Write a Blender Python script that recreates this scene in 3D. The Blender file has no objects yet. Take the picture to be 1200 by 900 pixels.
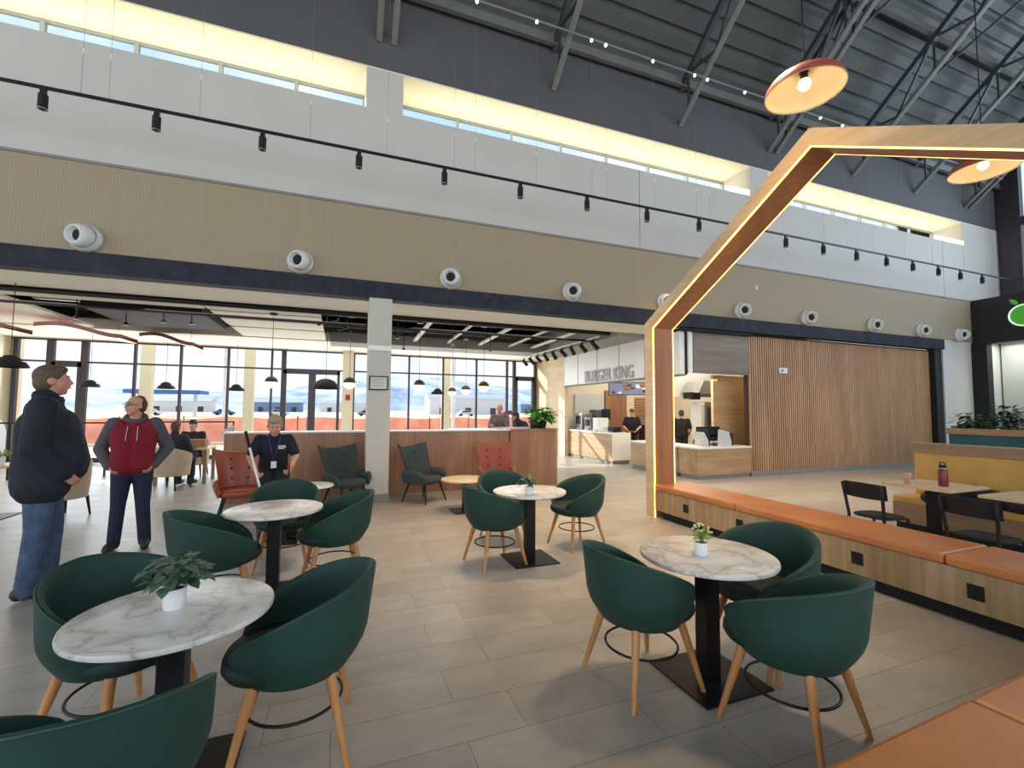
import bpy, math, random
from mathutils import Vector, Matrix
random.seed(7)
PI = math.pi
col = bpy.context.scene.collection
V = Vector
rad = math.radians

# ------------------------------------------------------------------ materials
def srgb(r, g, b):
    f = lambda c: (c/255/12.92) if c/255 <= .04045 else ((c/255+.055)/1.055)**2.4
    return (f(r), f(g), f(b), 1)

class NT:
    def __init__(s, name):
        s.m = bpy.data.materials.new(name); s.m.use_nodes = True
        s.t = s.m.node_tree; s.n = s.t.nodes; s.b = s.n['Principled BSDF']
    def new(s, typ, **kw):
        n = s.n.new(typ)
        for k, v in kw.items():
            if k in n.inputs: n.inputs[k].default_value = v
            else: setattr(n, k, v)
        return n
    def link(s, a, b): s.t.links.new(a, b)
    def coords(s, scale=(1, 1, 1), rot=(0, 0, 0)):
        tc = s.new('ShaderNodeTexCoord'); mp = s.new('ShaderNodeMapping')
        mp.inputs['Scale'].default_value = scale; mp.inputs['Rotation'].default_value = rot
        s.link(tc.outputs['Object'], mp.inputs['Vector']); return mp.outputs['Vector']
    def noise(s, vec, scale, detail=4, rough=.5, dist=0):
        n = s.new('ShaderNodeTexNoise'); n.inputs['Scale'].default_value = scale
        n.inputs['Detail'].default_value = detail; n.inputs['Roughness'].default_value = rough
        n.inputs['Distortion'].default_value = dist; s.link(vec, n.inputs['Vector']); return n.outputs['Fac']
    def ramp(s, fac, stops):
        r = s.new('ShaderNodeValToRGB'); e = r.color_ramp.elements
        while len(e) < len(stops): e.new(.5)
        for el, (p, c) in zip(e, stops): el.position = p; el.color = c
        s.link(fac, r.inputs['Fac']); return r.outputs['Color']
    def bump(s, fac, strength, dist=.01):
        b = s.new('ShaderNodeBump'); b.inputs['Strength'].default_value = strength; b.inputs['Distance'].default_value = dist
        s.link(fac, b.inputs['Height']); s.link(b.outputs['Normal'], s.b.inputs['Normal'])
    def setp(s, **kw):
        for k, v in kw.items(): s.b.inputs[k.replace('_', ' ')].default_value = v

def mul(c, k): return (c[0]*k, c[1]*k, c[2]*k, 1)

def plain(name, c, rough=.6, metal=0, vary=.12, scale=6, bump=0, **kw):
    t = NT(name); f = t.noise(t.coords(), scale, 5)
    t.link(t.ramp(f, [(.3, mul(c, 1-vary)), (.7, mul(c, 1+vary))]), t.b.inputs['Base Color'])
    t.setp(Roughness=rough, Metallic=metal, **kw)
    if bump: t.bump(t.noise(t.coords(), 180, 3), bump, .003)
    return t.m

def wood(name, c1, c2, grain='z', rough=.45, planks=0, streak=26):
    """grain runs along the named axis"""
    t = NT(name)
    sc = {'x': (.7, streak, streak), 'y': (streak, .7, streak), 'z': (streak, streak, .7)}[grain]
    v = t.coords(sc); f = t.noise(v, 1.0, 6, .6, .4)
    lo = {'x': (.3, 2.2, 2.2), 'y': (2.2, .3, 2.2), 'z': (2.2, 2.2, .3)}[grain]
    f2 = t.noise(t.coords(lo), 1.3, 3, .5, .8)
    mix = t.new('ShaderNodeMath', operation='ADD'); mm = t.new('ShaderNodeMath', operation='MULTIPLY'); mm.inputs[1].default_value = .5
    t.link(f, mix.inputs[0]); t.link(f2, mix.inputs[1]); t.link(mix.outputs[0], mm.inputs[0])
    t.link(t.ramp(mm.outputs[0], [(.34, c1), (.52, mul(((c1[0]+c2[0])/2, (c1[1]+c2[1])/2, (c1[2]+c2[2])/2), 1)), (.66, c2)]), t.b.inputs['Base Color'])
    t.setp(Roughness=rough); t.bump(f, .12, .002)
    return t.m

def emis(name, c, s, base=None):
    t = NT(name); t.setp(Roughness=.5); t.b.inputs['Base Color'].default_value = base or c
    t.b.inputs['Emission Color'].default_value = c; t.b.inputs['Emission Strength'].default_value = s
    return t.m

M = {}
# floor tiles, laid in running bond along the hall
t = NT('floor_tiles'); vec = t.coords()
br = t.new('ShaderNodeTexBrick'); t.link(vec, br.inputs['Vector'])
br.offset = .333; br.offset_frequency = 2
br.inputs['Scale'].default_value = 1; br.inputs['Brick Width'].default_value = .92; br.inputs['Row Height'].default_value = .31
br.inputs['Mortar Size'].default_value = .0028; br.inputs['Mortar Smooth'].default_value = .1; br.inputs['Bias'].default_value = 0
br.inputs['Color1'].default_value = srgb(178, 174, 166); br.inputs['Color2'].default_value = srgb(163, 159, 152); br.inputs['Mortar'].default_value = srgb(132, 128, 122)
nz = t.noise(t.coords((1, 1.6, 1)), 2.6, 6, .6, .3)
mx = t.new('ShaderNodeMix'); mx.data_type = 'RGBA'; mx.blend_type = 'MULTIPLY'; mx.inputs[0].default_value = .8
t.link(br.outputs['Color'], mx.inputs[6]); t.link(t.ramp(nz, [(.3, (.74, .73, .72, 1)), (.7, (1.12, 1.11, 1.1, 1))]), mx.inputs[7])
t.link(mx.outputs[2], t.b.inputs['Base Color'])
t.link(t.ramp(nz, [(.3, (.30, .30, .30, 1)), (.7, (.42, .42, .42, 1))]), t.b.inputs['Roughness'])
t.bump(br.outputs['Fac'], -.25, .002)
M['floor'] = t.m
# marble
t = NT('marble'); v = t.coords()
w = t.noise(v, 3.2, 7, .6, .5)
a = t.new('ShaderNodeMath', operation='SUBTRACT'); a.inputs[1].default_value = .5; t.link(w, a.inputs[0])
b_ = t.new('ShaderNodeMath', operation='ABSOLUTE'); t.link(a.outputs[0], b_.inputs[0])
t.link(t.ramp(b_.outputs[0], [(0, srgb(176, 171, 164)), (.02, srgb(208, 204, 197)), (.10, srgb(228, 225, 219))]), t.b.inputs['Base Color'])
t.setp(Roughness=.3); M['marble'] = t.m
M['marble_edge'] = plain('marble_edge', srgb(186, 182, 176), .4, vary=.08, scale=20)
# upholstery
t = NT('green_fabric'); v = t.coords()
t.link(t.ramp(t.noise(v, 3, 4), [(.3, srgb(15, 50, 41)), (.7, srgb(21, 64, 53))]), t.b.inputs['Base Color'])
t.setp(Roughness=.7, Sheen_Weight=.03); t.bump(t.noise(v, 420, 2), .25, .0015); M['green'] = t.m
M['green_seat'] = plain('green_seat_fabric', srgb(19, 40, 36), .68, vary=.12, scale=4, bump=.25)
M['piping'] = plain('piping', srgb(40, 74, 66), .6)
def leather(name, c, rough=.38):
    t = NT(name); v = t.coords()
    t.link(t.ramp(t.noise(v, 2.5, 5), [(.3, mul(c, .86)), (.7, mul(c, 1.12))]), t.b.inputs['Base Color'])
    t.setp(Roughness=rough)
    vo = t.new('ShaderNodeTexVoronoi'); vo.inputs['Scale'].default_value = 220; t.link(v, vo.inputs['Vector'])
    t.bump(vo.outputs['Distance'], .18, .0015); return t.m
M['tan_leather'] = leather('tan_leather', srgb(188, 122, 72), .42)
M['cognac'] = leather('cognac_leather', srgb(168, 82, 50), .35)
M['rust'] = leather('rust_fabric', srgb(150, 78, 60), .7)
M['charcoal_fabric'] = plain('charcoal_fabric', srgb(62, 70, 68), .9, bump=.4, vary=.12, scale=40)
M['mustard'] = leather('mustard_vinyl', srgb(200, 158, 84), .45)
M['teal'] = leather('teal_vinyl', srgb(22, 78, 92), .5)
M['beige_fabric'] = plain('beige_fabric', srgb(186, 166, 142), .9, bump=.3)
# woods
M['chair_wood'] = wood('chair_wood', srgb(176, 118, 66), srgb(214, 158, 100), 'z', .4)
M['oak_z'] = wood('oak_upright', srgb(138, 112, 80), srgb(190, 164, 128), 'z', .5, streak=15)
M['oak_y'] = wood('oak_lengthwise', srgb(196, 164, 122), srgb(226, 198, 158), 'y', .45, streak=20)
M['frame_inner'] = wood('frame_inner_oak', srgb(150, 96, 58), srgb(186, 130, 84), 'z', .5)
M['walnut'] = wood('partition_wood', srgb(134, 92, 66), srgb(176, 130, 98), 'z', .42, streak=18)
M['booth_wood'] = wood('booth_wood', srgb(130, 104, 78), srgb(166, 138, 108), 'y', .5)
M['bk_wood'] = wood('kiosk_wood', srgb(150, 118, 84), srgb(196, 164, 124), 'x', .5, streak=12)
M['bk_wood_y'] = wood('counter_wood', srgb(160, 128, 94), srgb(204, 172, 132), 'y', .5, streak=12)
M['bk_orange'] = wood('orange_plank_wood', srgb(186, 146, 98), srgb(220, 182, 134), 'x', .5, streak=12)
M['grey_wood'] = wood('grey_plank_wood', srgb(112, 98, 84), srgb(146, 130, 112), 'x', .5, streak=12)
M['slat'] = wood('slat_wood', srgb(172, 132, 96), srgb(206, 166, 126), 'z', .5, streak=8)
M['table_wood'] = wood('pale_table_wood', srgb(196, 170, 132), srgb(222, 200, 164), 'x', .4)
M['pale_wood'] = wood('pale_wall_wood', srgb(206, 182, 146), srgb(230, 210, 178), 'y', .5, streak=10)
# walls
t = NT('fluted_panel'); v = t.coords()
wv = t.new('ShaderNodeTexWave'); wv.wave_type = 'BANDS'; wv.bands_direction = 'X'; wv.inputs['Scale'].default_value = 8; wv.inputs['Distortion'].default_value = 0
t.link(v, wv.inputs['Vector'])
nn = t.noise(t.coords((16, 1, .25)), 1, 4)
ad = t.new('ShaderNodeMath', operation='ADD'); t.link(wv.outputs['Fac'], ad.inputs[0]); t.link(nn, ad.inputs[1])
hf = t.new('ShaderNodeMath', operation='MULTIPLY'); hf.inputs[1].default_value = .5; t.link(ad.outputs[0], hf.inputs[0])
t.link(t.ramp(hf.outputs[0], [(.2, srgb(156, 141, 116)), (.8, srgb(166, 151, 126))]), t.b.inputs['Base Color'])
t.bump(wv.outputs['Fac'], .15, .003); t.setp(Roughness=.7); M['fluted'] = t.m
M['white_wall'] = plain('white_wall_paint', srgb(203, 200, 193), .8, vary=.02, scale=1.2)
M['cream'] = plain('cream_paint', srgb(238, 228, 200), .8, vary=.02, scale=1)
M['ceil_white'] = plain('ceiling_white', srgb(240, 236, 224), .85, vary=.02, scale=1)
M['grey_soffit'] = plain('grey_soffit_paint', srgb(150, 154, 150), .85, vary=.03)
M['dark_wall'] = plain('dark_upper_wall', srgb(88, 88, 90), .75, vary=.06, scale=.8)
t = NT('slate_header'); v = t.coords()
t.link(t.ramp(t.noise(v, 5, 8, .65, .6), [(.35, srgb(38, 41, 50)), (.62, srgb(52, 55, 65)), (.8, srgb(84, 88, 100))]), t.b.inputs['Base Color'])
t.setp(Roughness=.75); t.b.inputs['Specular IOR Level'].default_value = .25; M['slate'] = t.m
M['deck'] = plain('roof_deck_paint', srgb(88, 90, 88), .55, .2, vary=.08, scale=1.5)
M['steel'] = plain('roof_steel_paint', srgb(124, 126, 122), .5, .2, vary=.1, scale=3)
M['steel_dark'] = plain('roof_steel_dark', srgb(66, 68, 68), .5, .2, vary=.1, scale=3)
M['black_metal'] = plain('black_metal', srgb(24, 24, 26), .42, .3, vary=.15)
M['black_matte'] = plain('black_matte', srgb(20, 20, 21), .75, vary=.15)
M['void'] = plain('dark_deck', srgb(44, 46, 48), .9, vary=.2, scale=2)
M['mullion'] = plain('mullion_metal', srgb(70, 66, 74), .4, .4, vary=.05)
M['stainless'] = plain('stainless_steel', srgb(176, 178, 178), .3, .8, vary=.1, scale=4)
M['duct_metal'] = plain('duct_metal', srgb(110, 114, 116), .35, .7, vary=.2, scale=8)
M['vent_white'] = plain('vent_white', srgb(222, 224, 222), .45, vary=.04)
M['white_gloss'] = plain('white_gloss', srgb(238, 237, 232), .3, vary=.02)
M['white_solid'] = plain('white_solid_surface', srgb(236, 234, 228), .35, vary=.02)
M['grey_panel'] = plain('grey_panel', srgb(196, 198, 198), .5, vary=.03)
M['stone_grey'] = plain('stone_column', srgb(196, 192, 182), .7, vary=.03, scale=2)
M['base_grey'] = plain('base_grey', srgb(134, 132, 126), .6, vary=.08)
M['letter_grey'] = plain('letter_grey', srgb(158, 162, 168), .45, vary=.04)
M['led'] = emis('led_strip', (1, .52, .15, 1), 4.5)
M['led_soft'] = emis('led_cove', (1, .9, .7, 1), 3)
M['lamp_glow'] = emis('globe_glow', (1, .72, .35, 1), 2.2, srgb(255, 235, 200))
M['bulb'] = emis('bulb_glow', (1, .8, .5, 1), 2.2)
M['sparkle'] = emis('gripper_glint', (.75, 1, .95, 1), 3)  # glint on the wire grippers, made by letting them glow
M['lamp_dark'] = plain('lamp_dark', srgb(64, 52, 54), .5)
M['baffle'] = plain('baffle_edge', srgb(112, 70, 68), .6)
M['terracotta'] = plain('terracotta_shade', srgb(150, 76, 62), .5, vary=.06)
M['cream_shade'] = plain('cream_shade', srgb(222, 206, 170), .6, vary=.04)
M['leaf'] = plain('leaf_dark', srgb(84, 108, 88), .5, vary=.35, scale=30)
M['button'] = plain('button_dark', srgb(58, 40, 36), .6)
M['leaf_deep'] = plain('leaf_deep', srgb(46, 78, 54), .5, vary=.35, scale=20)
M['leaf2'] = plain('leaf_lime', srgb(158, 176, 76), .5, vary=.35, scale=40)
M['leaf3'] = plain('leaf_bright', srgb(104, 164, 66), .45, vary=.3, scale=20)
M['flower'] = plain('cream_flower', srgb(226, 220, 160), .6)
M['pot'] = plain('white_ceramic', srgb(232, 232, 232), .35, vary=.02)
M['soil'] = plain('soil', srgb(60, 46, 36), .95, vary=.3, scale=40)
M['skin'] = plain('skin', srgb(206, 150, 128), .55, vary=.06, scale=12, Subsurface_Weight=.08)
M['skin2'] = plain('skin_ruddy', srgb(198, 136, 116), .55, vary=.08, scale=12, Subsurface_Weight=.08)
M['lip'] = plain('lip', srgb(164, 92, 84), .5)
M['eye_white'] = plain('eye_white', srgb(170, 160, 154), .3, vary=.01)
M['iris'] = plain('iris', srgb(40, 34, 30), .3)
M['hair_brown'] = plain('hair_brown', srgb(92, 72, 54), .7, vary=.3, scale=60, bump=.5)
M['hair_auburn'] = plain('hair_auburn', srgb(92, 52, 42), .7, vary=.3, scale=60, bump=.5)
M['hair_blond'] = plain('hair_grey_blond', srgb(168, 142, 118), .7, vary=.25, scale=60, bump=.5)
M['hair_dark'] = plain('hair_dark', srgb(48, 38, 34), .7, vary=.3, scale=60, bump=.5)
M['hair_grey'] = plain('hair_grey', srgb(140, 132, 126), .7, vary=.3, scale=60, bump=.5)
M['jacket_black'] = plain('jacket_black', srgb(27, 31, 40), .85, vary=.25, scale=9, bump=.3)
M['sweat_grey'] = plain('sweatshirt_grey', srgb(88, 84, 90), .9, vary=.15, scale=60, bump=.3)
M['sweat_red'] = plain('sweatshirt_red', srgb(134, 26, 42), .9, vary=.14, scale=50, bump=.3)
M['denim'] = plain('denim_blue', srgb(66, 84, 110), .85, vary=.35, scale=12, bump=.3)
M['denim_dark'] = plain('denim_navy', srgb(32, 38, 62), .85, vary=.25, scale=7, bump=.3)
M['shoe'] = plain('shoe_dark', srgb(38, 40, 42), .6)
M['shirt_navy'] = plain('work_shirt_navy', srgb(24, 26, 40), .85, vary=.2, scale=10, bump=.2)
M['shirt_black'] = plain('work_shirt_black', srgb(16, 16, 18), .85, vary=.2, scale=10)
M['shirt_grey'] = plain('shirt_grey', srgb(108, 98, 100), .85, vary=.15, scale=14)
M['trouser'] = plain('trouser_dark', srgb(34, 34, 40), .85, vary=.2)
M['lanyard'] = plain('lanyard_blue', srgb(44, 48, 130), .6)
M['red'] = plain('red_plastic', srgb(168, 40, 36), .4)
M['maroon'] = plain('maroon_enamel', srgb(110, 26, 36), .35, vary=.05)
M['apple_green'] = emis('apple_green', srgb(70, 170, 50), .35, srgb(70, 160, 50))
M['sign_white'] = emis('sign_white', (1, 1, 1, 1), .5, (.9, .9, .9, 1))
M['sign_red'] = emis('sign_red', srgb(230, 70, 60), .5)
M['sign_black'] = plain('sign_black', srgb(28, 27, 30), .5, vary=.1)
M['paper'] = plain('paper', srgb(214, 212, 206), .8, vary=.05, scale=30)
M['cardboard'] = plain('box_brown', srgb(150, 112, 84), .8)
M['tile_white'] = plain('kitchen_wall', srgb(226, 214, 190), .6, vary=.04)
M['fry_orange'] = plain('wrapped_food', srgb(186, 140, 84), .6, vary=.3, scale=30)
# glass
t = NT('window_glass'); t.n.remove(t.b)
tr = t.new('ShaderNodeBsdfTransparent'); tr.inputs['Color'].default_value = (.93, .97, 1, 1)
gl = t.new('ShaderNodeBsdfGlossy'); gl.inputs['Roughness'].default_value = .02
fr = t.new('ShaderNodeFresnel'); fr.inputs['IOR'].default_value = 1.12
ms = t.new('ShaderNodeMixShader'); t.link(fr.outputs[0], ms.inputs[0]); t.link(tr.outputs[0], ms.inputs[1]); t.link(gl.outputs[0], ms.inputs[2])
t.link(ms.outputs[0], t.n['Material Output'].inputs['Surface']); M['glass'] = t.m
t = NT('clear_plastic'); t.setp(Roughness=.1, Alpha=.35); t.b.inputs['Base Color'].default_value = srgb(220, 190, 170); M['clear'] = t.m
# exterior
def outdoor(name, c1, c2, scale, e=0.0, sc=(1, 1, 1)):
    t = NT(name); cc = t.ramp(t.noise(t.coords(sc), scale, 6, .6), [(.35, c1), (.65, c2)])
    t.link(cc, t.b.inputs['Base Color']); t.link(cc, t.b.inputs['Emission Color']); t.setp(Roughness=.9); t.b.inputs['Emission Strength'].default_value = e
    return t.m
M['snow_ground'] = outdoor('dry_ground', srgb(214, 176, 140), srgb(240, 214, 180), .15)
M['hill'] = outdoor('hill_snow_woods', srgb(118, 134, 166), srgb(196, 208, 228), .035, .35, (1, 1, 1.3))  # haze put into the pale blue snow and woods, plus a faint glow
M['fence_orange'] = outdoor('orange_mesh', srgb(236, 140, 116), srgb(244, 176, 148), 1.2, .25)  # overexposed daylight put into the pale orange, plus a faint glow
M['canopy_blue'] = plain('canopy_blue', srgb(60, 110, 180), .6)
M['bld_white'] = plain('building_white', srgb(220, 224, 230), .8)
M['bld_blue'] = plain('building_blue_grey', srgb(110, 140, 180), .8)
M['roof_white'] = plain('roof_membrane', srgb(236, 232, 220), .8)

# ------------------------------------------------------------------ mesh helpers
class MB:
    def __init__(s): s.v = []; s.f = []; s.mi = []; s.cur = 0
    def _add(s, vs, fs, m=None):
        o = len(s.v); s.v += [tuple(v) for v in vs]
        mm = s.cur if m is None else m
        for f in fs: s.f.append(tuple(i+o for i in f)); s.mi.append(mm)
    def box(s, x0, x1, y0, y1, z0, z1, m=None):
        vs = [(x, y, z) for z in (z0, z1) for y in (y0, y1) for x in (x0, x1)]
        s._add(vs, [(0, 2, 3, 1), (4, 5, 7, 6), (0, 1, 5, 4), (2, 6, 7, 3), (0, 4, 6, 2), (1, 3, 7, 5)], m); return s
    def bar(s, p, q, w, h, up=V((0, 0, 1)), m=None, w2=None, h2=None):
        p, q = V(p), V(q); d = (q-p).normalized()
        u = V(up)
        if abs(d.dot(u)) > .98: u = V((0, 1, 0))
        sx = d.cross(u).normalized(); sy = sx.cross(d).normalized()
        w2 = w if w2 is None else w2; h2 = h if h2 is None else h2
        vs = []
        for c, ww, hh in ((p, w, h), (q, w2, h2)):
            for a, b in ((-1, -1), (1, -1), (1, 1), (-1, 1)): vs.append(c+sx*a*ww/2+sy*b*hh/2)
        s._add(vs, [(3, 2, 1, 0), (4, 5, 6, 7), (0, 1, 5, 4), (1, 2, 6, 5), (2, 3, 7, 6), (3, 0, 4, 7)], m); return s
    def cyl(s, p, q, r, r2=None, n=12, m=None, cap=True):
        p, q = V(p), V(q); r2 = r if r2 is None else r2; d = (q-p).normalized()
        u = V((0, 0, 1)) if abs(d.z) < .95 else V((1, 0, 0))
        a = d.cross(u).normalized(); b = d.cross(a)
        vs = [c+(a*math.cos(2*PI*i/n)+b*math.sin(2*PI*i/n))*rr for c, rr in ((p, r), (q, r2)) for i in range(n)]
        fs = [(i, (i+1) % n, n+(i+1) % n, n+i) for i in range(n)]
        if cap: fs += [tuple(range(n))[::-1], tuple(range(n, 2*n))]
        s._add(vs, fs, m); return s
    def lathe(s, prof, n=24, c=(0, 0, 0), m=None, axis=None, cap=False):
        vs = []; k = len(prof)
        for i in range(n):
            a = 2*PI*i/n
            for r, z in prof: vs.append(V((r*math.cos(a), r*math.sin(a), z)))
        if axis is not None:
            R = V((0, 0, 1)).rotation_difference(V(axis)).to_matrix(); vs = [R @ v for v in vs]
        vs = [v+V(c) for v in vs]
        fs = [(i*k+j, ((i+1) % n)*k+j, ((i+1) % n)*k+j+1, i*k+j+1) for i in range(n) for j in range(k-1)]
        if cap: fs += [tuple(i*k for i in range(n))[::-1], tuple(i*k+k-1 for i in range(n))]
        s._add(vs, fs, m); return s
    def ell(s, c, r, rot=None, n=14, k=9, m=None):
        if not hasattr(r, '__len__'): r = (r, r, r)
        vs = []
        for j in range(k+1):
            th = PI*j/k
            for i in range(n):
                a = 2*PI*i/n; p = V((r[0]*math.sin(th)*math.cos(a), r[1]*math.sin(th)*math.sin(a), r[2]*math.cos(th)))
                if rot is not None: p = rot @ p
                vs.append(p+V(c))
        s._add(vs, [(j*n+i, (j+1)*n+i, (j+1)*n+(i+1) % n, j*n+(i+1) % n) for j in range(k) for i in range(n)], m); return s
    def cap(s, p, q, r, r2=None, n=12, m=None):      # tapered capsule
        r2 = r if r2 is None else r2
        s.cyl(p, q, r, r2, n, m); s.ell(p, r, None, n, 8, m); s.ell(q, r2, None, n, 8, m); return s
    def chain(s, pts, rs, n=12, m=None):
        for i in range(len(pts)-1): s.cap(pts[i], pts[i+1], rs[i], rs[i+1], n, m)
        return s
    def tube(s, pts, r, n=8, closed=False, m=None):
        pts = [V(p) for p in pts]; N = len(pts); vs = []; prev = None
        for i in range(N):
            if closed: d = (pts[(i+1) % N]-pts[i-1]).normalized()
            else: d = (pts[min(i+1, N-1)]-pts[max(i-1, 0)]).normalized()
            if prev is None:
                u = V((0, 0, 1)) if abs(d.z) < .9 else V((1, 0, 0)); a = d.cross(u).normalized()
            else: a = (prev-d*prev.dot(d)).normalized()
            prev = a; b = d.cross(a)
            vs += [pts[i]+(a*math.cos(2*PI*j/n)+b*math.sin(2*PI*j/n))*r for j in range(n)]
        R = N if closed else N-1
        fs = [(i*n+j, i*n+(j+1) % n, ((i+1) % N)*n+(j+1) % n, ((i+1) % N)*n+j) for i in range(R) for j in range(n)]
        if not closed: fs += [tuple(range(n))[::-1], tuple(range((N-1)*n, N*n))]
        s._add(vs, fs, m); return s
    def prism(s, poly, axis, a0, a1, m=None):     # poly = 2-D outline, extruded along axis
        n = len(poly)
        def P(u, w, a): return {'x': (a, u, w), 'y': (u, a, w), 'z': (u, w, a)}[axis]
        vs = [P(u, w, a0) for u, w in poly]+[P(u, w, a1) for u, w in poly]
        s._add(vs, [tuple(range(n))[::-1], tuple(range(n, 2*n))]+[(i, (i+1) % n, n+(i+1) % n, n+i) for i in range(n)], m); return s
    def grid(s, G, closed_u=False, m=None):        # rows of points
        r = len(G); c = len(G[0]); vs = [p for row in G for p in row]
        R = r if closed_u else r-1
        s._add(vs, [(i*c+j, ((i+1) % r)*c+j, ((i+1) % r)*c+j+1, i*c+j+1) for i in range(R) for j in range(c-1)], m); return s
    def leaf(s, p, d, L, w, up=V((0, 0, 1)), droop=.25, m=None):
        p = V(p); d = V(d).normalized(); sx = d.cross(up)
        if sx.length < .05: sx = V((1, 0, 0))
        sx.normalize(); nn = sx.cross(d)
        rows = []
        for t_, ww in ((0, .12), (.25, .75), (.5, 1), (.75, .72), (1, .05)):
            c = p+d*L*t_+V((0, 0, -1))*droop*L*t_*t_
            rows.append([c-sx*w/2*ww+nn*w*.12*ww, c, c+sx*w/2*ww+nn*w*.12*ww])
        s.grid(rows, m=m); return s
    def build(s, name, mats, parent=None, smooth=False, bevel=0, sub=0, angle=None):
        me = bpy.data.meshes.new(name); me.from_pydata(s.v, [], s.f)
        if not isinstance(mats, (list, tuple)): mats = [mats]
        for m_ in mats: me.materials.append(m_)
        if len(mats) > 1: me.polygons.foreach_set('material_index', s.mi)
        me.update()
        import bmesh
        bm = bmesh.new(); bm.from_mesh(me); bmesh.ops.recalc_face_normals(bm, faces=bm.faces); bm.to_mesh(me); bm.free()
        if smooth:
            me.polygons.foreach_set('use_smooth', [True]*len(me.polygons))
        o = bpy.data.objects.new(name, me); col.objects.link(o)
        if parent: o.parent = parent
        if bevel:
            b = o.modifiers.new('bevel', 'BEVEL'); b.width = bevel; b.segments = 2; b.limit_method = 'ANGLE'
        if sub:
            b = o.modifiers.new('sub', 'SUBSURF'); b.levels = sub; b.render_levels = sub
        if smooth and angle:
            try:
                me.set_sharp_from_angle(angle=rad(angle))
            except Exception: pass
        return o

def tag(o, label=None, cat=None, group=None, kind=None):
    if label: o['label'] = label
    if cat: o['category'] = cat
    if group: o['group'] = group
    if kind: o['kind'] = kind
    return o
def empty(name, loc, rz=0, label=None, cat=None, group=None):
    o = bpy.data.objects.new(name, None); col.objects.link(o); o.location = loc; o.rotation_euler = (0, 0, rz)
    o.empty_display_size = .1
    return tag(o, label, cat, group)
def kids(o): return [c for c in bpy.data.objects if c.parent == o]
def copy_tree(o, parent=None):
    c = o.copy(); col.objects.link(c)
    if parent: c.parent = parent
    for ch in kids(o): copy_tree(ch, c)
    return c
def struct(name, mb, m, parent=None, **kw):
    o = mb.build(name, m, parent, **kw)
    if parent is None: o['kind'] = 'structure'
    return o
def text(name, body, size, mat, loc, rot, parent=None, ext=.01, align='LEFT', off=0, sx=1):
    c = bpy.data.curves.new(name, 'FONT'); c.body = body; c.size = size; c.extrude = ext; c.align_x = align; c.offset = off
    c.materials.append(mat); o = bpy.data.objects.new(name, c); col.objects.link(o); o.location = loc; o.rotation_euler = rot
    bpy.context.view_layer.update()
    me = bpy.data.meshes.new_from_object(o.evaluated_get(bpy.context.evaluated_depsgraph_get())); bpy.data.objects.remove(o)
    me.transform(Matrix.Diagonal((sx, 1, 1, 1))); o = bpy.data.objects.new(name, me); col.objects.link(o); o.location = loc; o.rotation_euler = rot
    if parent: o.parent = parent
    return o

D = 8.15      # face of the long wall
# ------------------------------------------------------------------ floor and long wall
struct('floor', MB().box(-16, 24, -13, 16.6, -.12, 0), M['floor'])
PX = [(-9.0, -8.79), (.295, .935), (9.40, 10.04), (18.55, 20.6)]
struct('wall_rear', MB().box(-16, 20.6, D, D+.3, 5.13, 6.93), M['white_wall'])
w = MB()
for a, b in ((-16, -8.15), (.295, .935), (9.40, 10.04), (18.6, 20.6)): w.box(a, b, D, 9.1, 6.93, 7.68)
w.box(-16, 20.6, D+.3, 9.1, 6.80, 6.93)
struct('wall_clerestory_pier', w, M['white_wall'])
struct('wall_clerestory_soffit', MB().box(-16, 20.6, D+.002, 9.1, 7.68, 7.74), M['cream'])
struct('wall_upper', MB().box(-16, 20.6, D, D+.3, 7.705, 11.2), M['dark_wall'])
sj = MB()
for x in (-4.6, 6.1, 17.4): sj.box(x-.006, x+.006, D-.004, D+.01, 5.13, 6.93)
struct('trim_1', sj, M['base_grey'])
struct('wall_fluted', MB().box(-16, 18.7, D-.03, D+.3, 3.80, 5.13), M['fluted'])
struct('trim_2', MB().box(-16, 18.7, D-.05, D-.01, 5.10, 5.14), M['base_grey'])
struct('trim_header', MB().box(-16, 17.15, D-.06, D+.18, 3.49, 3.80), M['slate'])
struct('column', MB().box(.43, .81, D-.12, D+.3, 0, 3.49), M['stone_grey'])
struct('baseboard_column', MB().box(.42, .82, D-.135, D+.31, 0, .14), M['base_grey'])
# clerestory glazing
for n, (a, b) in enumerate(((-8.15, .295), (.935, 9.40), (10.04, 18.6))):
    r = empty('window_%d' % (n+1), (a, 9.0, 6.93)); r['kind'] = 'structure'
    L = b-a; fr = MB(); fr.box(0, L, -.03, .03, 0, .05).box(0, L, -.03, .03, .705, .75)
    k = 7
    for i in range(k+1): x = L*i/k; fr.box(max(0, x-.03), min(L, x+.03), -.04, .04, 0, .75)
    fr.build('window_frame', M['grey_soffit'], r)
    MB().box(.02, L-.02, -.005, .005, .05, .71).build('pane', M['glass'], r)
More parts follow.
